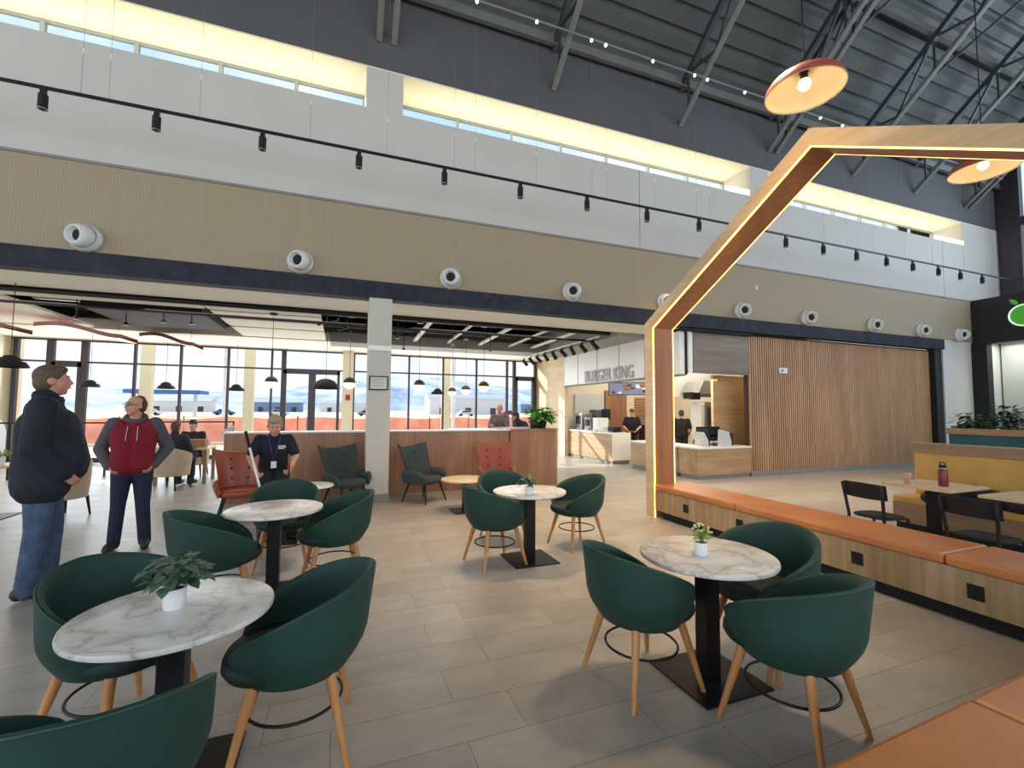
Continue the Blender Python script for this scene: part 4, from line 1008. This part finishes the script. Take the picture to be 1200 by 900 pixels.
MB().cyl((0, 0, 0), (0, 0, 1.0), .02).build('pole', M['black_metal'], tb); MB().bar((-.13, 0, .93), (.13, 0, 1.12), .2, .02, up=V((0, .4, 1))).build('screen', M['grey_panel'], tb); MB().cyl((0, 0, 0), (0, 0, .02), .15, n=20).build('base', M['black_metal'], tb)
table(-4.62, 8.75, .36, 'small table with a flower pot at the far left edge', h=.74, top='table_wood', group=None)
p = pot(-4.5, 8.65, .74, .055, .12, 'white pot with pale green leaves on the table at the far left edge')
foliage(p, .12, 50, .10, .10, .06, .035, M['leaf2'], 31)
o = MB().prism([(0, 0), (.35, 0), (.35, 1.0), (.1, 1.3), (0, 1.2)], 'x', -.5, .6).build('wall_poster_board', M['paper']); o.location = (-8.3, 14.6, 0); tag(o, 'pale panel standing by the cream wall at the far left', 'panel')

# ------------------------------------------------------------------ people
def remesh(mb, name, mat, parent, vox, it=4):
    o = mb.build(name, mat, None)
    m = o.modifiers.new('r', 'REMESH'); m.mode = 'VOXEL'; m.voxel_size = vox; m.use_smooth_shade = True
    s = o.modifiers.new('s', 'SMOOTH'); s.iterations = it; s.factor = .5
    bpy.context.view_layer.update()
    dg = bpy.context.evaluated_depsgraph_get()
    me = bpy.data.meshes.new_from_object(o.evaluated_get(dg))
    o.modifiers.clear(); old = o.data; o.data = me; bpy.data.meshes.remove(old)
    if not me.materials: me.materials.append(mat)
    me.name = name; me.polygons.foreach_set('use_smooth', [True]*len(me.polygons))
    o.parent = parent
    return o
def hand(mb, w, d, n, s, curl=.9, side=1):
    """w wrist, d direction of the hand, n palm normal, fingers bend towards n"""
    d = V(d).normalized(); n = V(n); n = (n-d*n.dot(d)).normalized(); l = d.cross(n)*side
    for k in (-1, 0, 1): mb.cap(w+l*.020*k*s, w+d*.075*s+l*.024*k*s, .016*s, .014*s, 8)
    for k, ln in zip((-1.5, -.5, .5, 1.5), (.036, .042, .040, .032)):
        p0 = w+d*.082*s+l*.0185*k*s; p = p0; a = .25*curl
        for j in range(3):
            a += curl*.62; q = p+(d*math.cos(a)+n*math.sin(a))*ln*s*(1-.2*j); mb.cap(p, q, (.0098-.0012*j)*s, (.0090-.0012*j)*s, 8); p = q
    p = w+d*.025*s-l*.030*s; q = p+(d*.6-l*.6+n*.5).normalized()*.038*s; r2 = q+(d*.6+n*.8+l*.3*curl).normalized()*.034*s
    mb.cap(p, q, .012*s, .0105*s, 8).cap(q, r2, .0105*s, .0085*s, 8)
def person(label, loc, face, H, J=None, top='jacket_black', legs='denim', hair='hair_brown', skin='skin', head=(0, 0), hs=1.0, girth=1.0, belly=0, sleeves=None, short=False, coat=.0, vox=.010, cap_=None, glasses=False, bald=False, curl=1.0, hood=False, palms=None, hairlen=0, shoes=True, group=None):
    s = H/1.75; P = empty('person', loc, rad(face), label, 'person')
    j = dict(pel=(0, 0, .95), che=(0, .01, 1.27), nek=(0, -.01, 1.47), hed=(0, .02, 1.635),
             hL=(-.09, 0, .93), hR=(.09, 0, .93), kL=(-.10, .02, .50), kR=(.10, .02, .50), aL=(-.11, -.02, .09), aR=(.11, -.02, .09),
             sL=(-.185, -.01, 1.42), sR=(.185, -.01, 1.42), eL=(-.25, -.03, 1.14), eR=(.25, -.03, 1.14), wL=(-.24, .06, .90), wR=(.24, .06, .90), tL=(-.13, .13, .03), tR=(.13, .13, .03))
    j.update(J or {}); j = {k: V(v)*s for k, v in j.items()}
    g = girth; lat = (j['sR']-j['sL']).normalized(); spn = (j['nek']-j['pel']).normalized(); fwd = spn.cross(lat)*-1
    if fwd.dot(V((0, 1, 0))) < -.3: fwd = -fwd
    def torso(m, d, lo=True, up=True):
        for k in (-1, 1):
            if lo: m.cap(j['pel']+lat*.065*k*s, j['pel']*.5+j['che']*.5+lat*.058*k*s*g, .115*s*g+d, .105*s*g+d, 14)
            if up:
                m.cap(j['pel']*.5+j['che']*.5+lat*.058*k*s*g, j['che']+lat*.075*k*s*g, .105*s*g+d, .112*s*g+d, 14)
                sh_ = j['sR'] if k > 0 else j['sL']
                m.cap(j['che']+lat*.075*k*s*g, sh_-lat*.045*k*s-spn*.02*s, .108*s*g+d, .066*s+d, 14)
        if up: m.cap(j['che'], j['nek']-spn*.05*s, .10*s*g+d, .065*s+d, 14)
        if belly and up:
            for k in (-1, 1): m.cap(j['che']+fwd*.03*s+lat*.05*k*s, j['pel']+fwd*.055*s*belly+lat*.06*k*s+V((0, 0, .04*s)), .10*s*g+d, (.105+.022*belly)*s*g+d, 14)
    def arms(m, d, frac=1.0, taper=1.0):
        for a_, b_, c_ in (('sL', 'eL', 'wL'), ('sR', 'eR', 'wR')):
            if frac <= .5:
                e_ = j[a_]*.25+j[b_]*.75; m.chain([j[a_], e_], [.056*s*g**.5+d, .050*s+d])
            else: m.chain([j[a_], j[b_], j[b_]*(1-.92)+j[c_]*.92], [.056*s*g**.5+d, .044*s+d, .032*s+d*taper])
    # body (continuous)
    b = MB(); torso(b, 0); arms(b, 0)
    for x in 'LR': b.chain([j['h'+x], j['k'+x], j['a'+x]], [.085*s*g**.5, .058*s, .040*s]); b.cap(j['a'+x], j['t'+x], .035*s, .028*s)
    yaw, pit = head; R = Matrix.Rotation(rad(yaw), 3, 'Z') @ Matrix.Rotation(rad(pit), 3, 'X'); hc = j['hed']
    T = lambda v: hc+(R @ (V(v)*s*hs))
    b.cap(j['nek'], T((0, -.015, -.065)), .058*s*g**.4, .052*s)
    b.ell(T((0, -.012, .03)), V((.074, .094, .088))*s*hs, R, 18, 12)
    b.ell(T((0, .03, -.03)), V((.062+.006*(g-1)*4, .062, .084))*s*hs, R, 16, 12)
    b.ell(T((0, .052, -.086)), V((.036, .034, .027))*s*hs, R, 12, 8)
    for k in (-1, 1):
        b.ell(T((.036*k, .058, -.025)), V((.024, .026, .026))*s*hs, R, 10, 8)
        b.ell(T((.076*k, -.006, -.008)), V((.010, .021, .032))*s*hs, R, 10, 8)
        b.cap(T((.012*k, .086, .030)), T((.046*k, .074, .030)), .011*s, .010*s, 8)
    b.cap(T((0, .090, .018)), T((0, .107, -.020)), .010*s, .0145*s, 10); b.ell(T((0, .100, -.027)), V((.019, .012, .009))*s, R, 8, 6)
    b.cap(T((-.014, .088, -.053)), T((.014, .088, -.053)), .011*s, .011*s, 8)
    for x, sd in (('L', -1), ('R', 1)):
        d_ = (j['w'+x]-j['e'+x]).normalized(); pn = V((-sd, .25, 0)) if not palms else V(palms[0 if x == 'L' else 1])
        hand(b, j['w'+x], d_, pn, s, curl, sd)
    body = remesh(b, 'body', M[skin], P, vox*.8 if vox < .011 else vox, 2)
    for k in (-1, 1):
        e_ = MB(); e_.ell(T((.030*k, .0705, .006)), .0105*s, None, 12, 8, 0); e_.ell(T((.0305*k, .0775, .006)), .0045*s, None, 8, 6, 1); e_.build('eye', [M['eye_white'], M['iris']], P, smooth=True); MB().cap(T((.014*k, .094, .034)), T((.044*k, .083, .034)), .0042*s, .0035*s, 8).build('eyebrow', M[hair], P, smooth=True)
    MB().cap(T((-.018, .100, -.053)), T((.018, .100, -.053)), .0052*s, .0052*s, 8).build('lips', M['lip'], P, smooth=True)
    # hair
    h = MB()
    if not bald:
        h.ell(T((0, -.020, .040)), V((.082, .098, .092))*s*hs, R, 18, 12); h.ell(T((0, -.045, -.01)), V((.077, .070, .085))*s*hs, R, 16, 10); h.ell(T((0, .045, .088)), V((.058, .045, .032))*s*hs, R, 14, 8)
    else:
        h.ell(T((0, -.040, .020)), V((.080, .078, .080))*s*hs, R, 18, 12); h.ell(T((0, -.045, -.02)), V((.075, .066, .07))*s*hs, R, 16, 10)
        h.ell(T((0, -.03, .075)), V((.06, .07, .048))*s*hs, R, 14, 8)
    if hairlen:
        for k in (-1, 1): h.cap(T((.066*k, -.01, .02)), T((.074*k, -.01, -.07-hairlen)), .026*s, .022*s, 10)
        h.cap(T((0, -.07, 0)), T((0, -.07, -.08-hairlen)), .05*s, .04*s)
    remesh(h, 'hair', M[hair], P, .011, 2)
    if cap_:
        c_ = MB(); c_.lathe([(.001, .135), (.05, .128), (.082, .09), (.089, .045)], 20, cap=False); c_.prism([(.07*math.sin(a), .06+.085*math.cos(a)) for a in [-1.4+2.8*k/10 for k in range(11)]], 'z', .042, .052)
        o = c_.build('cap', M[cap_], P, smooth=True, angle=40); o.location = hc; o.rotation_euler = R.to_euler(); o.scale = (s, s*1.08, s)
    if glasses:
        g_ = MB()
        for k in (-1, 1): g_.tube([T((.032*k+.023*math.cos(a), .099, .006+.016*math.sin(a))) for a in [2*PI*q/12 for q in range(12)]], .0024*s, 6, True); g_.tube([T((.056*k, .098, .012)), T((.078*k, .02, .008))], .0025*s, 6)
        g_.tube([T((-.01, .103, .01)), T((.01, .103, .01))], .0022*s, 6); g_.build('glasses', M['black_matte'], P)
    # clothes
    c_ = MB(); torso(c_, .020*s+coat)
    if coat:
        for k in (-1, 1): c_.cap(j['pel']+lat*.07*k*s, j['pel']+lat*.085*k*s-V((0, 0, .10*s)), .125*s*g+coat, .125*s*g+coat*1.1, 14)
    if not sleeves: arms(c_, .018*s+coat*.6, .5 if short else 1)
    c_.cap(j['nek']-spn*.03*s, j['nek']+spn*(.045 if coat else .0)*s, .068*s+coat*.6, .064*s+coat*.5)
    remesh(c_, 'jacket' if coat else 'top', M[top], P, vox, 4)
    if sleeves: m2 = MB(); arms(m2, .024*s); m2_ = remesh(m2, 'sleeves', M[sleeves], P, vox, 4)
    if hood:
        m3 = MB(); N_ = 12
        for q in range(N_): 
            a = 2*PI*q/N_; a2 = 2*PI*(q+1)/N_
            f_ = lambda t: j['nek']+V((.088*math.sin(t), .075*math.cos(t)-.01, .018-.035*math.cos(t)))*s
            m3.cap(f_(a), f_(a2), (.034-.010*math.cos(a))*s, (.034-.010*math.cos(a2))*s, 8)
        m3.cap(j['nek']+V((-.04, -.10, 0))*s, j['nek']+V((.04, -.10, -.02))*s, .05*s, .05*s)
        remesh(m3, 'hood', M[sleeves], P, .010, 3)
    l_ = MB()
    for k, x in ((-1, 'L'), (1, 'R')):
        l_.cap(j['pel']+lat*.065*k*s, j['h'+x], .120*s*g+.008, .100*s*g**.5+.008); l_.chain([j['h'+x], j['k'+x], j['a'+x]+V((0, .0, -.025*s))], [.097*s*g**.5+.008, .069*s*g**.4, .062*s*g**.3])
    remesh(l_, 'trousers', M[legs], P, vox, 4)
    for x in 'LR':
        f_ = MB(); f_.cap(j['a'+x]+V((0, -.03*s, -.035*s)), j['t'+x]+V((0, .02*s, .014*s)), .050*s, .040*s); f_.cap(j['a'+x]+V((0, .02*s, -.01*s)), j['t'+x]+V((0, -.02*s, .025*s)), .050*s, .042*s)
        lo = min(v[2] for v in f_.v); f_.v = [(v[0], v[1], max(v[2], j['a'+x].z-.085*s)) for v in f_.v]
        f_.build('shoe', M['shoe'], P, smooth=True, angle=60)
    return P, j, T, s
pocket = dict(eL=(-.29, -.10, 1.13), eR=(.29, -.10, 1.13), wL=(-.20, .07, .95), wR=(.20, .07, .95))
P, j, T, s = person('tall heavy man in a black coat and blue jeans standing in profile at the left', (-2.36, 5.08, 0), -68, 1.93,
    dict(pocket, eL=(-.27, -.08, 1.13), wL=(-.21, .10, .90), eR=(.27, -.05, 1.13), wR=(.22, .13, .92), kL=(-.11, .06, .50), aL=(-.12, .05, .09), tL=(-.14, .20, .03), kR=(.11, -.01, .50), aR=(.12, -.05, .09), tR=(.14, .10, .03)), 'jacket_black', 'denim', 'hair_brown', 'skin2', (0, 3), girth=1.17, belly=1.25, coat=.030, vox=.011)
cb = MB(); n_ = 14
f1 = lambda t, r_, z_: j['nek']+V((r_*math.sin(t), r_*.92*math.cos(t)+.012, z_-.02*math.cos(t)))*s
cb.grid([[f1(2*PI*q/n_, .098, -.01), f1(2*PI*q/n_, .104, .035), f1(2*PI*q/n_, .092, .062), f1(2*PI*q/n_, .080, .03)] for q in range(n_)], True)
cb.build('collar', M['jacket_black'], P, smooth=True)
P, j, T, s = person('man with glasses in a red and grey hooded sweatshirt, hands in his jean pockets', (-2.17, 6.34, 0), 190, 1.71,
    dict(pocket, eL=(-.31, -.09, 1.14), eR=(.31, -.09, 1.14), wL=(-.19, .06, .94), wR=(.19, .06, .94), kL=(-.11, .02, .50), kR=(.11, .02, .50), aL=(-.14, -.02, .09), aR=(.14, -.02, .09), tL=(-.16, .12, .03), tR=(.17, .12, .03)), 'sweat_red', 'denim_dark', 'hair_auburn', 'skin', (-48, 2), girth=1.1, belly=.7, sleeves='sweat_grey', hood=True, glasses=True, bald=True, vox=.010)
for k in (-1, 1): MB().tube([V((.045*k, .115, 1.40))*s, V((.05*k, .165, 1.30))*s, V((.05*k, .182, 1.24))*s], .0028, 6).build('drawstring', M['white_gloss'], P)
P, j, T, s = person('woman in a navy work shirt with a blue lanyard, leaning forward to sweep', (-.76, 6.42, 0), 187, 1.62,
    dict(pel=(0, -.14, .90), che=(0, .02, 1.16), nek=(0, .10, 1.36), hed=(0, .20, 1.475), hL=(-.09, -.13, .88), hR=(.09, -.13, .88), kL=(-.10, .02, .50), kR=(.10, .02, .50), aL=(-.12, -.05, .09), aR=(.12, -.05, .09), sL=(-.175, .06, 1.285), sR=(.175, .06, 1.285),
         eL=(-.27, .08, 1.06), eR=(.28, .08, 1.06), wL=(-.20, .28, .92), wR=(.20, .28, .90), tL=(-.13, .11, .03), tR=(.13, .11, .03)), 'shirt_navy', 'trouser', 'hair_blond', 'skin', (0, -24), hs=1.12, girth=.95, belly=.4, short=True, vox=.009, hairlen=.0, curl=1.5, palms=((.6, 0, -.2), (-.6, 0, -.2)))
MB().tube([V((-.07, .13, 1.33))*s, V((-.04, .22, 1.18))*s, V((0, .235, 1.02))*s, V((.04, .22, 1.18))*s, V((.07, .13, 1.33))*s], .007, 6).build('lanyard', M['lanyard'], P)
MB().box(-.03, .03, -.004, .004, -.08, 0).build('badge', M['paper'], P).location = V((0, .24, 1.01))*s
lg = MB(); lg.box(-.045, .045, -.002, .002, 0, .012).box(-.05, .035, -.002, .002, -.022, -.010).box(-.03, .04, -.002, .002, -.042, -.032)
o = lg.build('shirt_print', M['white_gloss'], P); o.location = V((-.085, .178, 1.20))*s; o.rotation_euler = (rad(-35), 0, 0)
# broom and dustpan held by the woman (world coordinates from her hands)
Rz = Matrix.Rotation(rad(187), 3, 'Z'); W = lambda v: V((-.76, 6.42, 0))+Rz @ (V(v)*s)
hr, hl = W((.185, .352, .85)), W((-.18, .352, .865))
br_ = empty('broom', hr, 0, 'long white-handled broom with a dark grip held by the woman', 'broom')
dirn = V((.17, -.06, -.62)).normalized(); Rr = hr
MB().cyl(-dirn*.34, dirn*.72, .013, n=12).build('handle', M['white_gloss'], br_, smooth=True); MB().cyl(-dirn*.54, -dirn*.34, .017, n=12).build('grip', M['black_matte'], br_, smooth=True)
e_ = dirn*.72; MB().bar(e_+V((-.15, 0, 0)), e_+V((.15, 0, 0)), .05, .05).build('head', M['black_matte'], br_)
MB().prism([(-.14, 0), (.14, 0), (.17, -(hr+e_).z+.0), (-.17, -(hr+e_).z+.0)], 'y', -.03, .03).build('bristles', M['hair_dark'], br_).location = e_
dp = empty('dustpan', hl, 0, 'black upright dustpan with a red-topped handle in the other hand of the woman', 'dustpan')
MB().cyl((0, 0, .06), (0, 0, -hl.z+.1), .011, n=10).build('handle', M['black_matte'], dp, smooth=True); MB().cyl((0, 0, .05), (0, 0, .12), .014, n=10).build('grip', M['red'], dp)
MB().box(-.13, .13, -.02, .0, -hl.z+.0, -hl.z+.14).box(-.13, .13, -.22, 0, -hl.z+.0, -hl.z+.012).box(-.13, -.12, -.22, 0, -hl.z, -hl.z+.1).box(.12, .13, -.22, 0, -hl.z, -hl.z+.1).build('pan', M['black_matte'], dp)

def seated(z): # hips at seat height, thighs forward
    return dict(pel=(0, 0, z), che=(0, .03, z+.32), nek=(0, .03, z+.52), hed=(0, .07, z+.685), hL=(-.09, .02, z-.01), hR=(.09, .02, z-.01), kL=(-.12, .43, z+.02), kR=(.12, .43, z+.02), aL=(-.12, .40, z-.42), aR=(.12, .40, z-.42), tL=(-.13, .54, z-.48), tR=(.13, .54, z-.48),
        sL=(-.185, .02, z+.47), sR=(.185, .02, z+.47), eL=(-.25, .10, z+.22), eR=(.25, .10, z+.22), wL=(-.18, .34, z+.24), wR=(.18, .34, z+.24))
person('seated person in a black jacket seen from behind in the beige armchair', (-3.02, 10.66, 0), -15, 1.72, seated(.53), 'jacket_black', 'trouser', 'hair_auburn', 'skin', coat=.02, vox=.014)
person('seated person in dark clothes facing the camera across the table at the left', (-3.15, 12.46, 0), 178, 1.70, seated(.53), 'shirt_black', 'trouser', 'hair_dark', 'skin', vox=.014, cap_='hair_dark')
def stool(x, y, label):
    r = empty('bar_stool', (x, y, 0), 0, label, 'stool'); MB().lathe([(0, .74), (.17, .74), (.19, .77), (.17, .80), (0, .80)], 24).build('seat', M['black_matte'], r, smooth=True, angle=50)
    for a in (.78, 2.35, 3.93, 5.5): MB().cyl((.23*math.cos(a), .23*math.sin(a), 0), (.13*math.cos(a), .13*math.sin(a), .75), .012).build('leg', M['black_metal'], r)
    MB().tube([(.2*math.cos(a), .2*math.sin(a), .25) for a in [2*PI*k/20 for k in range(20)]], .008, 6, True).build('foot_ring', M['black_metal'], r)
sb = seated(.93)
person('grey-haired man in a grey shirt sitting behind the high counter, hand raised to his face', (3.98, 11.35, 0), 150, 1.74, dict(sb, wL=(-.06, .22, 1.42), eL=(-.24, .2, 1.14)), 'shirt_grey', 'trouser', 'hair_grey', 'skin2', (10, -4), girth=1.05, vox=.013, bald=True)
stool(3.98, 11.38, 'black bar stool under the grey-haired man')
person('person in a black jacket leaning over the high counter beside the grey-haired man', (4.72, 11.24, 0), 75, 1.72, dict(seated(.88), che=(0, .14, 1.15), nek=(0, .26, 1.29), hed=(0, .33, 1.42), sL=(-.19, .23, 1.24), sR=(.19, .23, 1.24)), 'jacket_black', 'trouser', 'hair_dark', 'skin', (0, -8), girth=1.12, coat=.02, vox=.013)
stool(4.72, 11.24, 'black bar stool under the leaning person in black')
person('kitchen worker in a black shirt and dark red cap facing out behind the counter', (8.72, 12.15, 0), 145, 1.62, dict(eL=(-.28, .02, 1.16), eR=(.28, .02, 1.16), wL=(-.14, .22, 1.02), wR=(.14, .22, 1.02)), 'shirt_black', 'trouser', 'hair_dark', 'skin', (0, -8), girth=1.12, belly=.5, short=True, vox=.013, cap_='maroon')
person('kitchen worker in black turned away towards the oven', (9.28, 10.55, 0), -35, 1.60, dict(eL=(-.28, .04, 1.16), eR=(.28, .04, 1.14), wL=(-.2, .26, 1.02), wR=(.24, .24, .96)), 'shirt_black', 'trouser', 'hair_dark', 'skin', (0, -5), girth=1.08, belly=.3, short=True, vox=.013)

# ------------------------------------------------------------------ outdoors
o = MB().box(-400, 400, 16.75, 700, -.30, -.12).build('ground_outside', M['snow_ground']); o['kind'] = 'structure'
rows = []; rnd = random.Random(12)
import mathutils
rows = []
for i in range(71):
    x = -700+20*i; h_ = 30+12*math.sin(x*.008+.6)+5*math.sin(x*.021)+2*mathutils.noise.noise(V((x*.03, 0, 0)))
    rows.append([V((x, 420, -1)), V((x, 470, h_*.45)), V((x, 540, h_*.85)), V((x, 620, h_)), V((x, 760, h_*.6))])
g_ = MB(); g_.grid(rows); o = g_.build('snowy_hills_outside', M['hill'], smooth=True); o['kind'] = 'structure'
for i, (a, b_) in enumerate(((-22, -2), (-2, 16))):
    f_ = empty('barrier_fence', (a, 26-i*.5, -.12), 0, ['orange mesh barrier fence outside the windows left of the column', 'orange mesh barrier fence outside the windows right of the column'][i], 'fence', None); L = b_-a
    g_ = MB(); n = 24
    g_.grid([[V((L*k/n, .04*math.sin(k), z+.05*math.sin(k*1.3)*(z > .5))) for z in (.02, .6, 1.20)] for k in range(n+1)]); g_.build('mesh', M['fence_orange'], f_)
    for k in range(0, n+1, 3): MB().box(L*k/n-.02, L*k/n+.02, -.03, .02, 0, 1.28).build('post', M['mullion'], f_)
for i, x in enumerate((-9.6, -6.15, -3.1, 4.15)):
    o = MB().box(x-.16, x+.16, 18.6, 18.9, -.3, 5.0).build('porch_column', M['cream']); tag(o, ['cream porch column outside, hidden behind the tall man', 'cream porch column outside the window between the two men', 'cream porch column outside right of the red-sweatshirt man', 'cream porch column outside right of the stone column'][i], 'column')
for i, (x, y) in enumerate(((4.9, 20.5), (-7.0, 34))):
    o = MB().cyl((x, y, -.3), (x, y, 8), .09 if i == 0 else .12, n=12).build('lamp_post', M['bld_white']); tag(o, ['white pole outside right of the stone column', 'white pole outside above the red-sweatshirt man'][i], 'pole')
cn = empty('fuel_canopy', (-31, 105, 0), 0, 'blue-edged fuel station canopy far outside the windows', 'canopy')
MB().box(-6, 6, -3, 3, 4.2, 4.9).build('roof', M['canopy_blue'], cn)
for x in (-4.5, 4.5): MB().box(x-.25, x+.25, -.25, .25, -.3, 4.2).build('post', M['bld_white'], cn)
rnd = random.Random(17)
for i, (x, y, wx, h_, m_) in enumerate(((-60, 220, 22, 4.5, 'bld_white'), (-26, 230, 20, 4.5, 'bld_blue'), (4, 240, 26, 4.5, 'bld_white'), (40, 150, 26, 5.5, 'bld_white'), (88, 200, 18, 4.5, 'bld_blue'))):
    b_ = empty('distant_building', (x, y, -.3), 0, ['pale warehouse far outside, leftmost', 'blue-grey warehouse far outside behind the left windows', 'long white warehouse far outside behind the doors', 'long white warehouse far outside right of the column', 'blue-grey warehouse far outside, rightmost'][i], 'building')
    MB().box(-wx/2, wx/2, -4, 4, 0, h_).build('wall', M[m_], b_); MB().prism([(-4.3, h_), (4.3, h_), (0, h_+1.6)], 'x', -wx/2-.3, wx/2+.3).build('roof', M['grey_panel'], b_)
    for k in range(3): MB().box(-wx/2+wx*(k+.5)/3-1, -wx/2+wx*(k+.5)/3+1, -4.05, -4, .2, 2.4).build('window', M['mullion'], b_)
def car(x, y, m, label):
    c = empty('parked_car', (x, y, -.12), 0, label, 'car')
    MB().prism([(-2.1, .3), (2.1, .3), (2.15, .75), (1.3, .95), (.7, 1.42), (-.9, 1.42), (-1.6, .95), (-2.15, .85)], 'y', -.85, .85).build('body', m, c, bevel=.05)
    MB().prism([(1.15, .95), (.65, 1.34), (-.85, 1.34), (-1.4, .95)], 'y', -.87, .87).build('window', M['black_metal'], c)
    for wx in (-1.35, 1.35):
        for wy in (-.8, .8): MB().cyl((wx, wy-.1, .32), (wx, wy+.1, .32), .32, n=16).build('wheel', M['black_matte'], c)
for i, (x, y, m_, l) in enumerate(((-38, 118, 'bld_white', 'white car parked far outside at the left'), (-25, 122, 'canopy_blue', 'blue car parked far outside behind the left windows'), (-13, 115, 'bld_white', 'white car parked far outside left of the doors'), (6, 110, 'base_grey', 'grey car parked far outside by the column'), (30, 112, 'bld_white', 'white car parked far outside right of the column'), (44, 118, 'red', 'red car parked far outside at the right'))): car(x, y, M[m_], l)

# ------------------------------------------------------------------ light
wd = bpy.data.worlds.new('sky'); bpy.context.scene.world = wd; wd.use_nodes = True
nt = wd.node_tree; bg = nt.nodes['Background']
tc = nt.nodes.new('ShaderNodeTexCoord'); sp = nt.nodes.new('ShaderNodeSeparateXYZ'); rp = nt.nodes.new('ShaderNodeValToRGB')
nt.links.new(tc.outputs['Generated'], sp.inputs[0]); nt.links.new(sp.outputs[2], rp.inputs['Fac'])
e = rp.color_ramp.elements; e[0].position = .0; e[0].color = (.88, .93, 1, 1); e[1].position = .7; e[1].color = (.42, .66, 1, 1)
x_ = e.new(.12); x_.color = (.86, .94, 1, 1)
cn_ = nt.nodes.new('ShaderNodeTexNoise'); cn_.inputs['Scale'].default_value = 3.5; cn_.inputs['Detail'].default_value = 6; nt.links.new(tc.outputs['Generated'], cn_.inputs['Vector'])
r2 = nt.nodes.new('ShaderNodeValToRGB'); r2.color_ramp.elements[0].position = .42; r2.color_ramp.elements[1].position = .62; nt.links.new(cn_.outputs['Fac'], r2.inputs['Fac'])
mxx = nt.nodes.new('ShaderNodeMix'); mxx.data_type = 'RGBA'; nt.links.new(r2.outputs['Color'], mxx.inputs[0]); nt.links.new(rp.outputs['Color'], mxx.inputs[6]); mxx.inputs[7].default_value = (1, 1, 1, 1)
nt.links.new(mxx.outputs[2], bg.inputs['Color']); bg.inputs['Strength'].default_value = 1.25
def light(kind, name, loc, energy, color=(1, 1, 1), size=1, sy=None, target=None, rot=None, spread=None):
    l = bpy.data.lights.new(name, kind); l.energy = energy; l.color = color
    if kind == 'AREA':
        l.shape = 'RECTANGLE'; l.size = size; l.size_y = sy or size
        if spread: l.spread = rad(spread)
    o = bpy.data.objects.new(name, l); col.objects.link(o); o.location = loc
    if target is not None: o.rotation_euler = (V(target)-V(loc)).to_track_quat('-Z', 'Y').to_euler()
    if rot: o.rotation_euler = rot
    return o
sun = light('SUN', 'sun', (0, 0, 30), 8, (1, .93, .82), target=None); sun.data.angle = rad(.6)
sun.rotation_euler = V((.50, -.62, -.385)).to_track_quat('-Z', 'Y').to_euler()
light('AREA', 'hall_fill_light', (3, -11, 6), 1100, (.86, .93, 1), 30, 9, target=(3, 0, 3.5))  # added fill standing in for unseen windows behind the camera
light('AREA', 'left_side_light', (-15, -2, 5), 450, (.84, .92, 1), 14, 7, target=(0, 2, 3))  # broad cool area lamp at the left end, aimed across the hall
for x in (-6.5, -1.5, 3.5): light('AREA', 'food_court_light', (x, 11.6, 3.45), 70, (1, .95, .86), 4, 3, rot=(0, 0, 0))
for x in (-6, -1, 4): light('AREA', 'window_skylight', (x, 16.2, 1.9), 110, (.92, .96, 1), 4.8, 2.8, rot=(rad(90), 0, PI))
for a, b_ in ((-8.15, .295), (.935, 9.40), (10.04, 18.6)): light('AREA', 'soffit_bounce_fill', ((a+b_)/2, 8.75, 6.97), 40, (1, .90, .66), b_-a-.2, .3, rot=(PI, 0, 0))  # added lamps on the sill, standing in for daylight bounced onto the soffit
light('AREA', 'kitchen_light', (9.5, 11.5, 3.25), 130, (1, .92, .78), 3, 4, rot=(0, 0, 0))
light('AREA', 'kiosk_counter_light', (8.4, 9.4, 2.38), 40, (1, .86, .62), 1.2, 1.0, rot=(0, 0, 0))
light('AREA', 'lobby_light', (19.6, 5, 3.8), 120, (.9, 1, .95), 1.2, 6, rot=(0, 0, 0))
for x, y, z in ((3.87, 2.75, 4.5), (7.15, 2.92, 4.5)): light('POINT', 'pendant_light', (x, y, z-.06), 3, (1, .78, .5)).data.shadow_soft_size = .06

light('AREA', 'right_glazing_light', (19.8, 1, 8), 600, (.62, .80, 1), 8, 6, target=(8, 6, 5))
for x, y in ((1.6, 5.6), (3.6, 3.2), (3.4, 6.6), (8.2, 5.6), (11.5, 6.3), (6.6, 7.0)): light('AREA', 'warm_floor_fill', (x, y, 5.5), 34, (1, .70, .42), .5, .5, rot=(0, 0, 0), spread=75)  # added lamps that warm the floor, not mounted on the track
# ------------------------------------------------------------------ camera
cam = bpy.data.cameras.new('camera'); co = bpy.data.objects.new('camera', cam); col.objects.link(co); bpy.context.scene.camera = co
F, PIT, YAW, ROL = 529.54, .0568384, .3633, .0064635
cam.sensor_width = 36; cam.lens = F/1200*36; cam.clip_end = 2000; cam.clip_start = .05
f_ = V((math.sin(YAW)*math.cos(PIT), math.cos(YAW)*math.cos(PIT), math.sin(PIT))); rt = V((math.cos(YAW), -math.sin(YAW), 0)); up = rt.cross(f_)
rt2 = rt*math.cos(ROL)+up*math.sin(ROL); up2 = up*math.cos(ROL)-rt*math.sin(ROL)
co.matrix_world = Matrix(((rt2.x, up2.x, -f_.x, 0), (rt2.y, up2.y, -f_.y, 0), (rt2.z, up2.z, -f_.z, 1.58), (0, 0, 0, 1)))
sc = bpy.context.scene
sc.view_settings.view_transform = 'Standard'; sc.view_settings.look = 'None'; sc.view_settings.exposure = 0
sc.cycles.max_bounces = 7; sc.cycles.diffuse_bounces = 4; sc.cycles.glossy_bounces = 3; sc.cycles.transparent_max_bounces = 12
sc.cycles.use_denoising = True; sc.cycles.sample_clamp_indirect = 6; sc.cycles.caustics_reflective = False; sc.cycles.caustics_refractive = False
